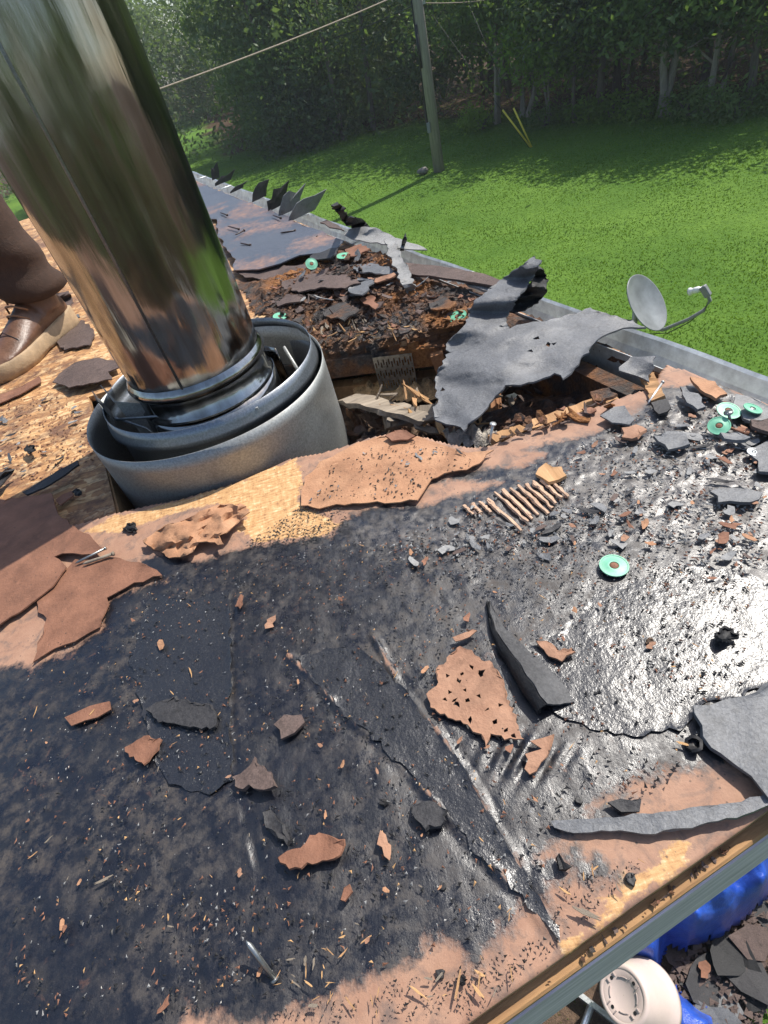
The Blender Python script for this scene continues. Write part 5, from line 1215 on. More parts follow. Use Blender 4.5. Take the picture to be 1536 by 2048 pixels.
RUB = [(1130, 900), (1320, 800), (1440, 790), (1530, 860), (1530, 1120), (1380, 1100), (1240, 1040), (1100, 1080), (900, 1100), (760, 1080), (850, 1040)]
RIBZ = [(925, 985), (1000, 955), (1090, 940), (1125, 975), (1080, 1040), (1010, 1050)]
ROTZ = [(500, 620), (560, 555), (650, 515), (760, 505), (830, 560), (950, 590), (1010, 630), (930, 645), (760, 678), (640, 685), (545, 632)]
PAPZ = [(620, 1000), (660, 930), (790, 875), (930, 905), (950, 930), (850, 960), (830, 995)]
EDGEZ = [(500, 2040), (780, 1960), (920, 1930), (1100, 1870), (1120, 1760), (1300, 1700), (1340, 1690), (1130, 1880), (950, 2030)]
OSBZ = [(0, 800), (120, 790), (190, 850), (190, 930), (60, 960), (0, 950)]
FARZ = [(600, 535), (700, 500), (830, 545), (900, 580), (700, 600), (560, 600)]
scatter('paper_chip', kr, in_px(FIELD, 46, .35, 1.2), .0046, 'tiny torn brown paper chip lying on the black asphalt', 'paper chip', 'brown paper chips on the near roof')
scatter('paper_chip', kr, [(540, 1245, 1.6), (480, 1205, 1.3), (1150, 1220, 1.1), (1200, 1210, 1), (935, 1233, 1.3), (850, 1340, 1.5), (920, 1480, 1), (1130, 1300, 1), (685, 1528, 1.4), (770, 1690, 1.5), (1260, 1050, 1.3), (1290, 1048, 1.2), (1250, 1075, .9), (1020, 1495, 1.2), (320, 1290, 1.2), (640, 1490, .8)], .0062, 'palm-small brown paper shred among the grit on the near roof', 'paper shred', 'brown paper shreds on the near roof')
scatter('shingle_chip', sh, [q for q in in_px(RUB, 120, .2, 1.3) if not inside(RIBZ, q[0], q[1])], .0090, 'small broken shingle chip in the rubble by the hole', 'shingle chip', 'shingle chips in the right rubble', .10, .007)
scatter('paper_chip', kr, [q for q in in_px(RUB, 44, .3, 1.2) if not inside(RIBZ, q[0], q[1])], .007, 'brown flake among the shingle chips of the right rubble', 'flake', 'brown flakes in the right rubble', .1, .009)
scatter('splinter', wd, in_px(FIELD, 40, .4, 1.1), .0030, 'thin pale wood splinter lying on the black asphalt', 'splinter', 'wood splinters on the near roof', .1)
scatter('splinter', wd, in_px(EDGEZ, 26, .4, 1.2), .0032, 'small wood splinter on the brown paper by the near edge', 'splinter', 'wood splinters by the near edge', .1)
scatter('splinter', wd, in_px([(560, 1900), (700, 1850), (720, 1990), (540, 2010)], 22, .4, 1.2), .0024, 'wood splinter in the litter around the lying nail', 'splinter', 'splinters around the nail', .15)
scatter('rot_flake', rt, in_px(ROTZ, 170, .35, 1.4), .015, 'crumbling flake of rotted decking behind the hole', 'flake', 'flakes of rotted decking', .2, .024)
scatter('shingle_chip', sh, in_px(FARZ, 16, .5, 1.3), .022, 'broken shingle bit lying on the rotted decking', 'shingle bit', 'shingle bits on the rotted decking', .3, .034)
scatter('splinter', wd, in_px([(600, 640), (760, 640), (850, 640), (840, 672), (640, 690)], 60, .4, 1.2), .0065, 'fibre of orange rotted wood at the rim of the hole', 'wood fibre', 'wood fibres at the hole rim', .6, .025)
scatter('shingle_chip', sh, in_px(PAPZ, 30, .3, 1.0), .0048, 'dark crumb on the orange brown paper in front of the hole', 'crumb', 'crumbs on the orange paper', .2, .010)
scatter('shingle_chip', sh, in_px(OSBZ, 26, .4, 1.2), .011, 'dark crumb on the strand board left of the flue', 'crumb', 'crumbs on the strand board', .2, -.004)
scatter('rot_flake', rt, in_px([(960, 850), (1200, 800), (1230, 815), (1010, 880)], 40, .4, 1.3), .013, 'brown rotted flake along the front rim of the hole', 'flake', 'rotted flakes at the front rim', .4, .004)
scatter('rot_flake', rt, in_px([(700, 800), (800, 840), (960, 830), (1100, 800), (1050, 850), (900, 880), (780, 890), (700, 870)], 70, .5, 1.4), .02, 'brown rubble fragment lying in the hole', 'fragment', 'rubble fragments in the hole', .6, -.13)
scatter('rot_flake', rt, in_px([(1020, 760), (1150, 740), (1200, 760), (1100, 800), (1000, 820)], 36, .5, 1.4), .02, 'dark fragment under the torn sheet in the hole', 'fragment', 'fragments under the torn sheet', .6, -.12)
# pieces on the strand board at left
sheet('felt_scrap', [(105, 765), (118, 748), (150, 725), (190, 716), (235, 722), (238, 735), (215, 745), (225, 758), (180, 768), (140, 775)], [(105, 765, .002), (170, 745, .012), (238, 730, .004)], 'shingle_brown', .003, None, 'dull brown felt scrap lying between the boot and the flue', 'felt scrap', None, res=.02, jag=.004)
sheet('felt_scrap', [(88, 622), (95, 600), (112, 588), (138, 582), (146, 605), (130, 628), (108, 636)], [(88, 622, .0), (138, 582, .05), (146, 605, .03)], 'shingle_brown', .004, None, 'dark curled felt scrap behind the boot', 'felt scrap', None, res=.02, jag=.004)
sheet('felt_scrap', [(100, 648), (130, 640), (158, 628), (160, 634), (130, 650), (105, 658)], .006, 'shingle_grey', .004, None, 'thin grey shingle strip behind the boot', 'felt scrap', None, res=.02, jag=.002)
sheet('felt_scrap', [(110, 660), (165, 640), (190, 660), (180, 690), (130, 700), (115, 690)], -.004, 'shingle_brown', .004, None, 'rough dark shingle patch beside the heel of the boot', 'felt scrap', None, res=.02, jag=.006)
sheet('felt_scrap', [(45, 985), (80, 965), (120, 940), (155, 922), (158, 930), (125, 955), (90, 975), (55, 990)], [(45, 985, .002), (120, 945, .016), (155, 925, .012)], 'shingle_dark', .004, None, 'curved dark strip lying on the strand board at left', 'felt scrap', None, res=.012, jag=.002)
sheet('felt_scrap', [(112, 1000), (128, 988), (146, 982), (148, 992), (120, 1012)], .0, 'kraft_dark', .003, None, 'small brown flap above the large paper sheet', 'felt scrap', None, res=.012, jag=.002)
sheet('felt_scrap', [(-30, 960), (0, 945), (30, 938), (20, 952), (-10, 985), (-40, 990)], [(0, 945, .02), (20, 952, .006)], 'shingle_dark', .004, None, 'dark scrap cut by the left border of the picture', 'felt scrap', None, res=.012, jag=.002)
sheet('felt_scrap', [(-40, 800), (0, 790), (40, 775), (80, 752), (82, 765), (40, 790), (-20, 815)], -.004, 'kraft_dark', .003, None, 'brown paper strip under the toe of the boot', 'felt scrap', None, res=.02, jag=.003)
# uncountable grit
def grit(name, poly, n, size, mat, label, z=.006):
    dens = lambda q: poly is not FIELD or random.random() < .10 + .75 * math.exp(-max(0, q[1] - 1090 - .1 * abs(q[0] - 700)) / 110) + .5 * max(0, noise.noise(Vector((q[0] * .006, q[1] * .008, 5)))) ** .8
    pts = [q for q in in_px(poly, n, .3, 1.6) if dens(q)]
    pts = [q for q in pts if poly is not RUB or not inside(RIBZ, q[0], q[1]) or random.random() < .12]; v = []; f = []
    for x, y, s in pts:
        p = at(x, y, z); r = size * s; a = random.uniform(0, 6.28); e = random.uniform(.5, 1.8); b = len(v)
        c, d = math.cos(a), math.sin(a)
        for qx, qy in ((1, 0), (-.4, .8), (-.5, -.8)): v.append((p.x + (c * qx * e - d * qy / e) * r, p.y + (d * qx * e + c * qy / e) * r, p.z - r * .3 + random.uniform(0, .3) * r))
        v.append((p.x, p.y, p.z + r * random.uniform(.12, .5)))
        f += [(b, b + 1, b + 3), (b + 1, b + 2, b + 3), (b + 2, b, b + 3)]
    tag(link(name, mesh(name, v, f), M[mat]), label, 'grit', kind='stuff')
grit('black_grit', RUB, 700, .0020, 'grit_black', 'loose black asphalt grit over the right rubble')
grit('grey_grit', RUB, 1500, .0026, 'shingle_pale', 'loose grey shingle grit over the right rubble')
grit('black_grit', FIELD, 7500, .0019, 'grit_black', 'loose black crumbs strewn over the near asphalt', .007)
grit('pale_grit', FIELD, 800, .0008, 'grit_pale', 'pale mineral granules strewn over the near asphalt', .008)
grit('tan_grit', FIELD, 1100, .0014, 'splinter_wood', 'tan wood dust strewn over the near asphalt', .008)
grit('brown_grit', FIELD, 3600, .0017, 'kraft_dark', 'brown crumbs strewn over the near asphalt', .007)
grit('grey_grit', FIELD, 2600, .0013, 'shingle_pale', 'grey crumbs strewn over the near asphalt', .007)
grit('black_grit', PAPZ, 300, .0019, 'grit_black', 'black crumbs on the orange paper', .010)
grit('black_grit', [(480, 1095), (600, 1010), (690, 1015), (700, 1060), (620, 1085)], 420, .0020, 'grit_black', 'black crumbs on the bare board in front of the flue', .006)
grit('black_grit', EDGEZ, 320, .0012, 'grit_black', 'black crumbs on the brown paper by the near edge', .006)
grit('brown_grit', ROTZ, 2200, .008, 'rot', 'crumbled rotted wood over the decking behind the hole', .022)
grit('brown_grit', RUB, 700, .0022, 'kraft_dark', 'brown crumbs in the right rubble')
grit('brown_grit', OSBZ, 400, .0035, 'kraft_dark', 'brown crumbs on the strand board', -.010)

for k, (pl, z, mt, lab) in enumerate([
    ([(560, 560), (620, 548), (690, 552), (720, 566), (690, 578), (640, 576), (600, 584), (560, 575)], .034, 'shingle_brown', 'torn brown grey felt layer lying over the rotted decking'),
    ([(700, 572), (716, 556), (748, 560), (738, 578), (722, 592), (700, 588)], .045, 'shingle_grey', 'blue grey shingle tile lying tilted on the rotted decking'),
    ([(620, 512), (660, 498), (676, 496), (676, 508), (650, 520), (628, 520)], .035, 'shingle_dark', 'dark folded shingle under the far felt edge'),
    ([(700, 530), (740, 528), (785, 536), (800, 548), (760, 548), (720, 545)], .036, 'shingle_grey', 'grey torn layer below the green washers on the far roof'),
    ([(720, 600), (748, 590), (756, 610), (750, 620), (735, 612)], .04, 'kraft_dark', 'forked brown scrap in the middle of the rotted decking'),
    ([(735, 556), (770, 550), (792, 546), (780, 560), (750, 568)], .042, 'kraft', 'pinkish paper flake beside the hanging pale strip'),
    ([(530, 600), (570, 590), (610, 592), (600, 604), (560, 612)], .03, 'shingle_brown', 'flat brown layer right of the flue on the deck'),
    ([(850, 600), (880, 592), (915, 604), (900, 622), (865, 618)], .034, 'rot', 'ragged rotted slab near the torn grey sheet'),
    ([(640, 616), (690, 606), (720, 622), (690, 640), (655, 636)], .034, 'rot', 'orange rotted slab above the truss plate'),
    ([(690, 500), (720, 490), (740, 498), (720, 510), (700, 514)], .032, 'kraft_dark', 'reddish flake below the pale shingle on the far roof')]):
    sheet('torn_layer', pl, [(pl[0][0], pl[0][1], z - .014), (pl[len(pl) // 2][0], pl[len(pl) // 2][1], z + .006)], mt, .004, None, lab, 'torn layer', None, res=.016, jag=.008, bump=.004, seed=k + 7.1)

scatter('rot_flake', rt, [(1100 + 360 * t + random.uniform(-6, 6), 1962 - 270 * t + random.uniform(-4, 4), random.uniform(.4, 1.2)) for t in [random.random() for _ in range(30)]], .0028, 'dark crumb lying on the narrow wooden ledge of the near edge', 'crumb', 'crumbs on the near ledge', .2, -.0225)

scatter('splinter', wd, in_px([(700, 790), (800, 770), (900, 800), (1000, 790), (1100, 790), (1000, 850), (880, 870), (760, 850)], 34, .5, 1.4), .016, 'pale tan wood splinter lying loose in the hole', 'splinter', 'wood splinters in the hole', .5, -.075)
# ------------------------------------------------------------------ satellite dish
def build_dish():
    C = Vector((2.811, 4.435, 1.137)); n = Vector((.5, -.62, .6)).normalized(); up = (Vector((0, 0, 1)) - n * n.z).normalized(); ri = up.cross(n)
    root = empty('satellite_dish', (C.x - n.x * .2, C.y - n.y * .2, 0)); tag(root, 'round grey satellite dish on a short mast beyond the gutter', 'satellite dish')
    T = Matrix((ri, up, n)).transposed().to_4x4(); T.translation = C
    bm = bmesh.new(); prof = [(0.001, -.055)] + [(.25 * t, -.055 + .055 * t * t) for t in (.2, .4, .6, .8, .92, 1.0)] + [(.256, .002), (.258, -.006), (.252, -.010)] + [(.25 * t, -.062 + .055 * t * t) for t in (.9, .7, .5, .3, .1)] + [(.001, -.062)]
    lathe(bm, (0, 0, 0), prof, 56)
    for q in bm.verts: q.co.y *= 1.06
    bm.transform(T); bmesh.ops.recalc_face_normals(bm, faces=bm.faces); bm_obj('reflector', bm, M['dish_paint'], root, True)
    W3 = lambda a, b, c: C + ri * a + up * b + n * c
    tube_obj('feed_arm', [W3(0, -.22, -.09), W3(0, -.29, -.02), W3(0, -.31, .22), W3(0, -.30, .36), W3(0, -.25, .44), W3(0, -.17, .46)], [.017, .017, .016, .016, .016, .016], M['dish_grey'], root, 8)
    bm = bmesh.new(); add_box(bm, (0, 0, 0), (.05, .10, .05), None, .006); bm.transform(Matrix.Translation(W3(0, -.16, .45)) @ T.to_3x3().to_4x4()); bm_obj('feed_bracket', bm, M['dish_grey'], root)
    hd = (W3(0, 0, 0) - W3(0, -.13, .45)).normalized(); h0 = W3(0, -.13, .45)
    lnb = tube_obj('receiver', [h0, h0 + hd * .03, h0 + hd * .035, h0 + hd * .075, h0 + hd * .08, h0 + hd * .10, h0 + hd * .115], [.018, .018, .026, .026, .02, .033, .033], M['white_plastic'], root, 18)
    tube_obj('feed_horn', [h0 + hd * .113, h0 + hd * .122], [.024, .024], M['dish_grey'], lnb, 16)
    b = W3(0, -.02, -.075)
    bm = bmesh.new(); add_box(bm, (0, 0, 0), (.12, .16, .05), None, .008); bm.transform(Matrix.Translation(W3(0, -.04, -.095)) @ T.to_3x3().to_4x4()); bm_obj('mount_bracket', bm, M['dish_grey'], root)
    m = W3(0, -.05, -.16)
    tube_obj('mast', [Vector((m.x, m.y, -.05)), Vector((m.x, m.y, m.z - .12)), Vector((m.x, m.y, m.z + .06))], .026, M['galvanised'], root, 12)
    tube_obj('coax_cable', [W3(.01, -.30, .36), W3(.01, -.34, .2), W3(.01, -.34, .0), Vector((m.x + .03, m.y, m.z - .2)), Vector((m.x + .03, m.y, .02))], .004, M['black_rubber'], root, 6)
build_dish()

# ------------------------------------------------------------------ below the near eave
def build_below():
    # upturned pot
    c = gd(1245, 1990, .46); toward = (CAM - c).normalized(); side = (AXR_W := Vector((AX_R[0], AX_F[0], AX_U[0])))
    upw = Vector((-AX_R[1], -AX_F[1], -AX_U[1]))
    ax = (toward * .80 - side * .55 + upw * .10).normalized()
    a, b, d = frame(ax); T = Matrix((a, b, d)).transposed().to_4x4(); T.translation = c
    root = empty('plant_pot', (c.x, c.y, 0)); tag(root, 'upturned beige plastic plant pot with its slotted base facing up', 'plant pot')
    bm = bmesh.new(); lathe(bm, (0, 0, 0), [(.085, -.004), (.092, 0), (.102, -.004), (.106, -.012), (.118, -.07), (.128, -.13), (.140, -.185), (.146, -.19), (.146, -.215), (.141, -.215), (.132, -.18), (.098, -.02), (.02, -.018)], 48)
    bm.transform(T); bmesh.ops.recalc_face_normals(bm, faces=bm.faces); bm_obj('wall', bm, M['pot_plastic'], root, True)
    bm = bmesh.new(); R = lathe(bm, (0, 0, 0), [(.001, -.010), (.055, -.010), (.060, -.006), (.086, -.006)], 40); bm.transform(T); bm_obj('base', bm, M['pot_plastic'], root, True)
    for k in range(4):
        an = k * math.pi / 2 + .5
        for off in (-.018, .018):
            bm = bmesh.new(); add_box(bm, (.068 * math.cos(an) - off * math.sin(an), .068 * math.sin(an) + off * math.cos(an), -.004), (.016, .004, .008), Matrix.Rotation(an, 3, 'Z')); bm.transform(T); bm_obj('foot_rib', bm, M['pot_recess_shade'], root)
        bm = bmesh.new(); lathe(bm, (.066 * math.cos(an), .066 * math.sin(an), 0), [(.007, -.0045), (.001, -.0045)], 12); bm.transform(T); bm_obj('drain_hole', bm, M['black_rubber'], root)
        bm = bmesh.new(); an2 = an + math.pi / 4
        for i in range(9):
            pass
        pts = [Vector((.058 * math.cos(an + .45 + .67 * i / 8), .058 * math.sin(an + .45 + .67 * i / 8), -.005)) for i in range(9)]
        tube(bm, pts, .0025, 6); bm.transform(T); bm_obj('base_rib', bm, M['pot_recess_shade'], root, True)
    for k in range(9):
        an = 3.6 + k * .17; bm = bmesh.new(); p0 = Vector((.120 * math.cos(an), .120 * math.sin(an), -.075)); p1 = Vector((.131 * math.cos(an), .131 * math.sin(an), -.14)); tube(bm, [p0, p1], [.0045, .0055], 6); bm.transform(T); bm_obj('side_flute', bm, M['pot_plastic'], root, True)
    # blue tarpaulin heap and the debris it covers
    def heap(name, pl, z0, amp, mat, label, cat, fr, seed, sp=.012, fold=0.0):
        out = [w2(gd(x, y, z0)) for x, y in pl]; xs = [p[0] for p in out]; ys = [p[1] for p in out]
        X, Y = np.meshgrid(np.arange(min(xs), max(xs) + sp, sp), np.arange(min(ys), max(ys) + sp, sp))
        d = dist_np(out, X, Y); fl = np.clip(d / .14, 0, 1) ** .6
        nn = np.array([[1 - abs(noise.noise(Vector((x * fr, y * fr, seed)))) * 1.6 + .5 * (1 - 2 * abs(noise.noise(Vector((x * fr * 2.3, y * fr * 2.3, seed + 4))))) for x, y in zip(a, b)] for a, b in zip(X, Y)])
        if mat == 'tarp':
            rr = np.random.default_rng(int(seed)); nn = 0 * X
            for q in range(9):
                th_ = rr.uniform(0, 3.14); kf = rr.uniform(3, 13); ph = rr.uniform(0, 6); wx = X + .05 * np.sin(Y * 9 + q); tri = np.abs(((wx * np.cos(th_) + Y * np.sin(th_)) * kf + ph) % 2 - 1)
                nn += (tri ** 1.5) * 1.5 / kf ** .5 * .85
        Z = z0 + amp * (fl * .8 + .45 * nn * np.clip(d / .05, 0, 1)) 
        jit = np.array([[noise.noise(Vector((x * 14, y * 14, seed))) for x, y in zip(a, b)] for a, b in zip(X, Y)])
        ok = inside_np(out, X[:-1, :-1] + .012 * jit[:-1, :-1], Y[:-1, :-1] + .012 * jit[1:, 1:]); idx = np.arange(X.size).reshape(X.shape)
        f = np.stack([idx[:-1, :-1], idx[:-1, 1:], idx[1:, 1:], idx[1:, :-1]], -1)[ok]; used = np.unique(f); rm = np.full(X.size, -1); rm[used] = np.arange(len(used))
        o = link(name, mesh(name, np.stack([X, Y, Z], -1).reshape(-1, 3)[used], rm[f].tolist()), M[mat], None, True); s = o.modifiers.new('solid', 'SOLIDIFY'); s.thickness = .003
        tag(o, label, cat); return o
    heap('tarpaulin', [(1210, 1930), (1270, 1860), (1330, 1800), (1400, 1730), (1480, 1650), (1600, 1560), (1660, 1600), (1560, 1740), (1530, 1800), (1480, 1850), (1440, 1880), (1400, 1890), (1370, 1905), (1330, 1900), (1320, 1930), (1310, 1960)], .04, .30, 'tarp', 'crumpled blue tarpaulin heaped on the ground below the eave', 'tarpaulin', 5.5, 1.0)
    heap('tarpaulin', [(1310, 1990), (1345, 1975), (1375, 2000), (1400, 2020), (1425, 2030), (1430, 2070), (1400, 2110), (1320, 2110), (1290, 2070)], .03, .10, 'tarp', 'small fold of blue tarpaulin sticking out below the pot', 'tarpaulin', 9, 3.0)
    rnd = random.Random(4)
    spots = [(1385, 1935, .09, 'shingle_dark', 'charcoal discarded shingle touching the lower edge of the blue heap'), (1425, 1965, .12, 'shingle_dark', 'dark discarded shingle in the middle of the ground litter'), (1475, 1925, .13, 'shingle_dark', 'dark shingle lying right of the blue tarpaulin heap'), (1515, 1885, .10, 'shingle_brown', 'dull brown shingle near the right border below the tarpaulin'), (1400, 2000, .10, 'shingle_brown', 'brown grey shingle between the pot and the grass corner'), (1455, 2005, .08, 'shingle_grey', 'grey shingle corner beside the grass at bottom right'), (1500, 1960, .10, 'felt_black', 'black felt scrap on the ground near the right border'), (1450, 1905, .12, 'felt_black', 'black felt piece in the shade of the tarpaulin'), (1540, 1830, .12, 'shingle_dark', 'dark shingle cut by the right border below the tarpaulin'), (1360, 1915, .08, 'shingle_brown', 'small brown shingle tucked under the tarpaulin edge'), (1435, 2035, .08, 'shingle_grey', 'grey shingle piece at the bottom border beside the fold of tarpaulin'), (1410, 1940, .035, 'kraft_dark', 'small orange brown scrap on the ground litter')]
    for k, (x, y, r, mt, lab) in enumerate(spots):
        me = chip_mesh('discarded_shingle', 900 + k, mt, rnd.uniform(1, 1.4), .05, .12); o = bpy.data.objects.new('discarded_shingle', me); COL.objects.link(o)
        o.location = gd(x, y, .03 + .018 * (k % 4)); o.scale = (r, r, r * .5); o.rotation_euler = (rnd.gauss(0, .12), rnd.gauss(0, .12), rnd.uniform(0, 6.28))
        tag(o, lab, 'shingle', 'discarded shingles on the ground')
    gv = []; gf = []
    for k in range(900):
        x, y = random.uniform(1340, 1560), random.uniform(1780, 2060); q = gd(x, y, .02 + random.uniform(0, .05)); r = random.uniform(.006, .028); b = len(gv)
        for a in (0, 2.0, 4.1): gv.append((q.x + r * math.cos(a + k), q.y + r * math.sin(a + k) * .7, q.z + random.uniform(-.3, .3) * r))
        gf.append((b, b + 1, b + 2))
    tag(link('ground_litter', mesh('ground_litter', gv, gf), M['shingle_brown']), 'small broken litter strewn on the ground below the eave', 'litter', kind='stuff')
    rp = [w2(gd(x, y, 0)) for x, y in [(900, 2050), (1100, 1950), (1200, 1880), (1420, 1740), (1620, 1620), (1700, 1760), (1560, 1930), (1490, 1990), (1500, 2060), (1420, 2120), (1250, 2230), (1000, 2300), (800, 2200)]]
    me = cdt_mesh('dirt_patch', rp, [], .012); tag(link('dirt_patch', me, M['rubble_brown']), kind='structure')
    # aluminium ladder against the eave
    a = gd(1150, 1983, .06); b = gd(1245, 2056, .06); d = (b - a).normalized(); foot = b + d * 1.6; top = a - d * .5; s = Vector((d.y, -d.x, 0)); s = s if s.y < 0 else -s
    root = empty('ladder', foot); tag(root, 'aluminium ladder lying on the ground beside the upturned pot', 'ladder')
    for k in (0, 1): plank('rail', foot + s * (.36 * k), top + s * (.36 * k), .022, .06, 'aluminium', root, 0, .002)
    L = (top - foot).length
    for i in range(1, int(L / .29)):
        p = foot - d * (i * .29); tube_obj('rung', [p, p + s * .36], .016, M['aluminium'], root, 10)
build_below()

# ------------------------------------------------------------------ the roofer at left
def skin_obj(name, joints, bones, mat, parent, root_i=0, sub=2):
    me = bpy.data.meshes.new(name); me.from_pydata([j[0] for j in joints], bones, []); me.update()
    o = link(name, me, M[mat], parent); sk = o.modifiers.new('skin', 'SKIN'); sk.use_smooth_shade = True
    sv = me.skin_vertices[0].data if me.skin_vertices else None
    if sv is None:
        bpy.context.view_layer.objects.active = o; bpy.ops.mesh.customdata_skin_add(); sv = me.skin_vertices[0].data
    for q, j in zip(sv, joints): q.radius = (j[1], j[2] if len(j) > 2 else j[1]); q.use_root = False
    sv[root_i].use_root = True
    m = o.modifiers.new('sub', 'SUBSURF'); m.levels = 1; m.render_levels = sub
    return o
def loft(bm, rings, cap=True):
    R = [[bm.verts.new(p) for p in r] for r in rings]; n = len(R[0])
    for a, b in zip(R, R[1:]):
        for k in range(n): bm.faces.new((a[k], a[(k + 1) % n], b[(k + 1) % n], b[k]))
    if cap: bm.faces.new(R[0][::-1]); bm.faces.new(R[-1])
def build_boot(heel, toe_dir, mat, sole, parent, name, pitch=0.0, scale=1.0):
    fx = Vector((toe_dir[0], toe_dir[1], 0)).normalized(); fy = Vector((-fx.y, fx.x, 0)); fz = Vector((0, 0, 1))
    if pitch: fx2 = fx * math.cos(pitch) - fz * math.sin(pitch); fz = fx * math.sin(pitch) + fz * math.cos(pitch); fx = fx2
    Lp = lambda x, y, z: heel + (fx * x + fy * y + fz * z) * scale
    bm = bmesh.new(); n = 20
    secs = [(-.005, .028, .10), (.02, .036, .115), (.06, .038, .12), (.11, .040, .115), (.15, .044, .095), (.19, .050, .078), (.225, .052, .066), (.26, .046, .056), (.285, .030, .046), (.297, .012, .036)]
    rings = []
    for x, w, h in secs:
        rings.append([Lp(x, w * math.cos(6.283 * k / n) * (1.0 if math.sin(6.283 * k / n) < .2 else 1 - .25 * math.sin(6.283 * k / n)), .022 + (h - .022) * (.5 + .5 * math.sin(6.283 * k / n))) for k in range(n)])
    loft(bm, rings)
    sh = [(.055, .050, .048, .07), (.052, .054, .044, .11), (.045, .056, .043, .145), (.042, .060, .046, .175), (.040, .064, .05, .21)]
    loft(bm, [[Lp(x + a * math.cos(6.283 * k / n), b * math.sin(6.283 * k / n), z + .004 * math.sin(k * 2.2 + z * 90)) for k in range(n)] for x, a, b, z in sh])
    bmesh.ops.recalc_face_normals(bm, faces=bm.faces)
    o = bm_obj(name, bm, M[mat], parent, True); rm = o.modifiers.new('rm', 'REMESH'); rm.mode = 'VOXEL'; rm.voxel_size = .0055; rm.use_smooth_shade = True; sm = o.modifiers.new('sm', 'SMOOTH'); sm.iterations = 4
    # sole
    bm = bmesh.new(); out = [(-.016, 0), (-.010, .030), (.02, .040), (.08, .038), (.14, .043), (.20, .056), (.245, .054), (.285, .036), (.306, .012), (.306, -.012), (.285, -.036), (.245, -.054), (.20, -.056), (.14, -.043), (.08, -.038), (.02, -.040), (-.010, -.030)]
    def zt(x): return .040 + .012 * max(0, 1 - x / .1)
    loft(bm, [[Lp(x * .985, y * .96, .0 if abs(x - .12) > .03 else .004) for x, y in out], [Lp(x, y, .012) for x, y in out], [Lp(x, y, zt(x) - .003) for x, y in out], [Lp(x * .98, y * .93, zt(x)) for x, y in out]])
    so = bm_obj('sole', bm, M[sole], o, True)
    # laces and tongue
    for i in range(5):
        x = .135 - .012 * i; z = .098 + .018 * i
        bm = bmesh.new(); tube(bm, [Lp(x - .004, -.032, z - .018), Lp(x + .010, -.014, z + .002), Lp(x + .012, .010, z + .003), Lp(x - .004, .032, z - .016)], .0034, 6); bm_obj('lace', bm, M['boot_lace'], o, True)
    bm = bmesh.new(); tube(bm, [Lp(.205, -.05, .036), Lp(.20, -.036, .064), Lp(.196, 0, .082), Lp(.20, .036, .064), Lp(.205, .05, .036)], .0022, 6); bm_obj('toe_seam', bm, M['shoe_dark'], o, True)
    return Lp(.045, 0, .17)
plain('boot_lace', (0.24, 0.12, 0.06), 0.7, 0, 0.2, 60, 0.2)
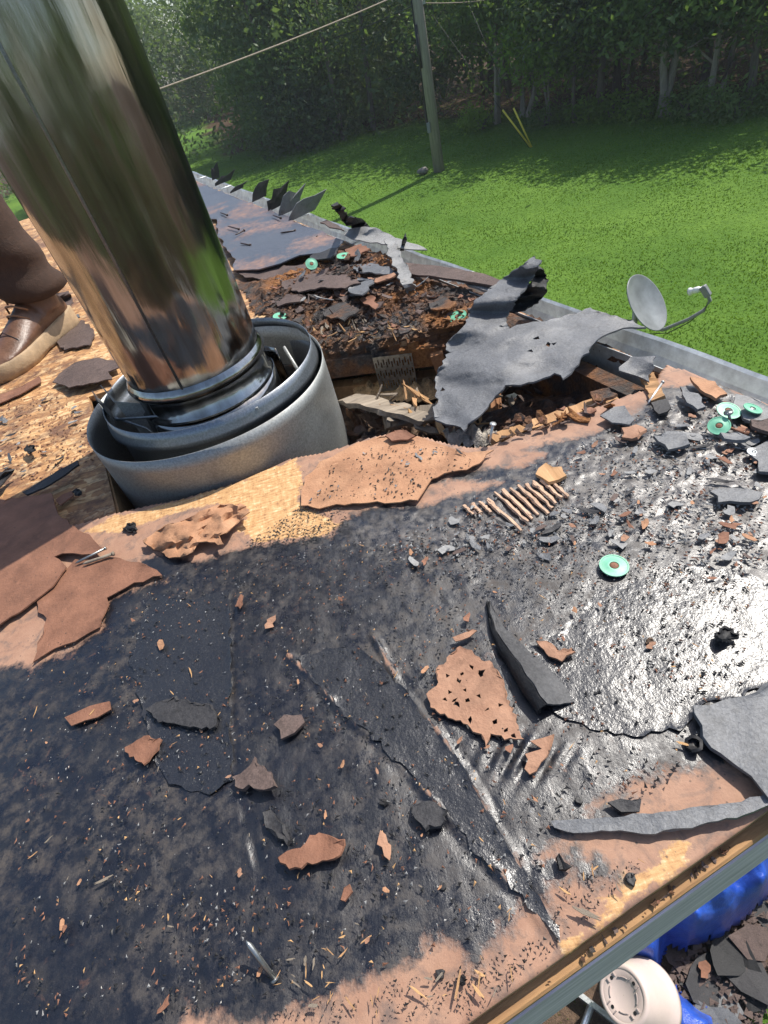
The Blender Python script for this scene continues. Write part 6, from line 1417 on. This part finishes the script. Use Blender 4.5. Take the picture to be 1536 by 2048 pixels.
def build_person():
    td = Vector((-.40, -.92, 0)).normalized(); heel = at(68, 712, -.012) - td * .21; heel.z = ROOF - .011
    root = empty('person', heel); tag(root, 'person in brown trousers and brown leather boots standing left of the flue', 'person')
    ank = build_boot(heel, td, 'boot_leather', 'boot_sole', root, 'boot', 0, 1.32)
    heel2 = at(58, 548, -.012) + Vector((-.10, .16, 0)); heel2.z = ROOF - .011
    ank2 = build_boot(heel2, Vector((.55, -.83, 0)), 'shoe_dark', 'dish_grey', root, 'boot', 0, 1.2)
    z0 = ROOF - .01; fx = td; side = Vector((-fx.y, fx.x, 0))
    hipc = ank * .72 + ank2 * .28; hipc = Vector((hipc.x - .12, hipc.y - .1, z0 + 1.02))
    acr = (ank - ank2); acr.z = 0; lat = Vector((acr.x, acr.y, 0)).normalized() * .05 + side * .0
    sd_ = Vector((.8, -.6, 0)).normalized()
    hL = hipc + sd_ * .09; hR = hipc - sd_ * .09
    kL = Vector((ank.x, ank.y, 0)).lerp(Vector((hL.x, hL.y, 0)), .22) + fx * .03; kL.z = z0 + .58
    kR = Vector((ank2.x, ank2.y, 0)).lerp(Vector((hR.x, hR.y, 0)), .5) + fx * .08; kR.z = z0 + .50
    chest = hipc + fx * .08 + Vector((0, 0, .40)); neck = chest + fx * .05 + Vector((0, 0, .14)); head = neck + fx * .06 + Vector((0, 0, .17))
    shL = chest + sd_ * .19 + Vector((0, 0, .07)); shR = chest - sd_ * .19 + Vector((0, 0, .07))
    elL = shL + Vector((0, 0, -.27)) + sd_ * .06; elR = shR + Vector((0, 0, -.27)) - sd_ * .06
    wrL = elL + fx * .14 + Vector((0, 0, -.20)); wrR = elR + fx * .14 + Vector((0, 0, -.20))
    J = [(hipc, .12, .10), (hipc + Vector((0, 0, .18)), .12, .10), (chest, .14, .11), (neck, .055), (head - Vector((0, 0, .05)), .075), (head + Vector((0, 0, .06)), .085),
         (hL, .085), (kL, .06), (ank, .042), (hR, .085), (kR, .06), (ank2, .042), (shL, .055), (elL, .042), (wrL, .028), (shR, .055), (elR, .042), (wrR, .028)]
    Bn = [(0, 1), (1, 2), (2, 3), (3, 4), (4, 5), (0, 6), (6, 7), (7, 8), (0, 9), (9, 10), (10, 11), (2, 12), (12, 13), (13, 14), (2, 15), (15, 16), (16, 17)]
    J = [(tuple(j[0]),) + tuple(j[1:]) for j in J]
    skin_obj('body', J, Bn, 'skin', root)
    # hands
    for w, e in ((wrL, elL), (wrR, elR)):
        d = (w - e).normalized(); a, b, _ = frame(d); pts = [(tuple(w), .026), (tuple(w + d * .05), .03, .018), (tuple(w + d * .085), .03, .016)]; bo = [(0, 1), (1, 2)]
        for i, L in enumerate((.062, .074, .070, .055)):
            o = (i - 1.5) * .019; k = len(pts); pts += [(tuple(w + d * .095 + a * o), .009), (tuple(w + d * (.095 + L * .55) + a * o + b * .010), .0085), (tuple(w + d * (.095 + L) + a * o + b * .030), .0075)]; bo += [(2, k), (k, k + 1), (k + 1, k + 2)]
        k = len(pts); pts += [(tuple(w + d * .035 - a * .034 + b * .012), .010), (tuple(w + d * .075 - a * .046 + b * .022), .009)]; bo += [(1, k), (k, k + 1)]
        skin_obj('hand', pts, bo, 'skin', root, 0, 1)
    def leg(a, k, h, seed):
        a = Vector(a); k = Vector(k); h = Vector(h); rnd = random.Random(seed); bm = bmesh.new(); rings = []; n = 28; N = 34
        for i in range(N + 1):
            t = i / N
            c = a.lerp(k, t / .5) if t < .5 else k.lerp(h, (t - .5) / .5)
            r = .103 + .004 * min(1, t / .5) + .03 * max(0, t - .5) / .5; f = max(0, 1 - t / .28)
            ring = []
            for q in range(n):
                an = 6.283 * q / n
                rr = r * (1 + f * (.10 * math.sin(i * 1.35 + 1.5 * math.sin(an + seed)) + .05 * math.sin(3 * an + i * .5))) * (1 + .05 * nz((math.cos(an) * 2 + seed, i * .35), 1.0, seed))
                ring.append(c + Vector((rr * math.cos(an), rr * math.sin(an), .008 * f * math.sin(2 * an + i))))
            rings.append(ring)
        loft(bm, rings, False); o = bm_obj('trouser_leg', bm, M['trouser_cloth'], root, True); m = o.modifiers.new('solid', 'SOLIDIFY'); m.thickness = .003
    leg(ank - Vector((0, 0, .075)), kL, hL, 1.0); leg(ank2 - Vector((0, 0, .02)), kR, hR, 4.0)
    skin_obj('trousers', [(tuple(hipc), .14, .12), (tuple(hipc + Vector((0, 0, .10))), .135, .115), (tuple(hL), .10), (tuple(hL.lerp(kL, .3)), .095), (tuple(hR), .10), (tuple(hR.lerp(kR, .3)), .095)], [(0, 1), (0, 2), (2, 3), (0, 4), (4, 5)], 'trouser_cloth', root)
    pts = [(tuple(hipc + Vector((0, 0, .06))), .14, .12), (tuple(hipc + Vector((0, 0, .2))), .135, .115), (tuple(chest), .155, .125), (tuple(neck - Vector((0, 0, .03))), .07), (tuple(shL), .068), (tuple(elL), .055), (tuple(wrL - (wrL - elL) * .12), .042), (tuple(shR), .068), (tuple(elR), .055), (tuple(wrR - (wrR - elR) * .12), .042)]
    skin_obj('shirt', pts, [(0, 1), (1, 2), (2, 3), (2, 4), (4, 5), (5, 6), (2, 7), (7, 8), (8, 9)], 'shirt_cloth', root)
    hc = head + Vector((0, 0, .015))
    bm = bmesh.new(); bmesh.ops.create_icosphere(bm, subdivisions=3, radius=1)
    for q in list(bm.verts):
        p = q.co; f = p.dot(fx)
        q.co = hc + Vector((p.x * .096, p.y * .096, p.z * .115 + .02)) - fx * .012
    bmesh.ops.delete(bm, geom=[q for q in bm.verts if (q.co - hc).dot(fx) > .03 and q.co.z < hc.z + .06 or q.co.z < hc.z - .06], context='VERTS')
    bm_obj('hair', bm, M['hair'], root, True)
    for s_ in (-1, 1):
        bm = bmesh.new(); bmesh.ops.create_icosphere(bm, subdivisions=2, radius=.012); bmesh.ops.translate(bm, vec=hc + fx * .078 + sd_ * .032 * s_ - Vector((0, 0, .01)), verts=bm.verts); bm_obj('eye', bm, M['ceramic'], root, True)
        bm = bmesh.new(); bmesh.ops.create_icosphere(bm, subdivisions=2, radius=.022)
        for q in bm.verts: q.co = Vector((q.co.x * .6, q.co.y * .6, q.co.z * 1.3)) + hc + sd_ * .09 * s_ - Vector((0, 0, .02))
        bm_obj('ear', bm, M['skin'], root, True)
    tube_obj('nose', [hc + fx * .082 + Vector((0, 0, .0)), hc + fx * .098 - Vector((0, 0, .03)), hc + fx * .085 - Vector((0, 0, .036))], [.006, .012, .009], M['skin'], root, 8)
    tube_obj('mouth', [hc + fx * .080 + sd_ * .022 - Vector((0, 0, .060)), hc + fx * .088 - Vector((0, 0, .060)), hc + fx * .080 - sd_ * .022 - Vector((0, 0, .060))], [.003, .005, .003], M['kraft_dark'], root, 8)
build_person()


# ------------------------------------------------------------------ thin haze volume, added to lift the dark tones of the woods
bm = bmesh.new(); add_box(bm, (0, 0, 5.0), (320, 320, 12.0)); hz = bm_obj('haze', bm, None)
hm = bpy.data.materials.new('added_haze'); hm.use_nodes = True; hn = hm.node_tree; hn.nodes.clear()
ho = hn.nodes.new('ShaderNodeOutputMaterial'); hv = hn.nodes.new('ShaderNodeVolumePrincipled')
hv.inputs['Color'].default_value = (0.86, 0.93, 1.0, 1); hv.inputs['Density'].default_value = 0.0013
hn.links.new(hv.outputs[0], ho.inputs['Volume']); hz.data.materials.append(hm); tag(hz, kind='stuff')
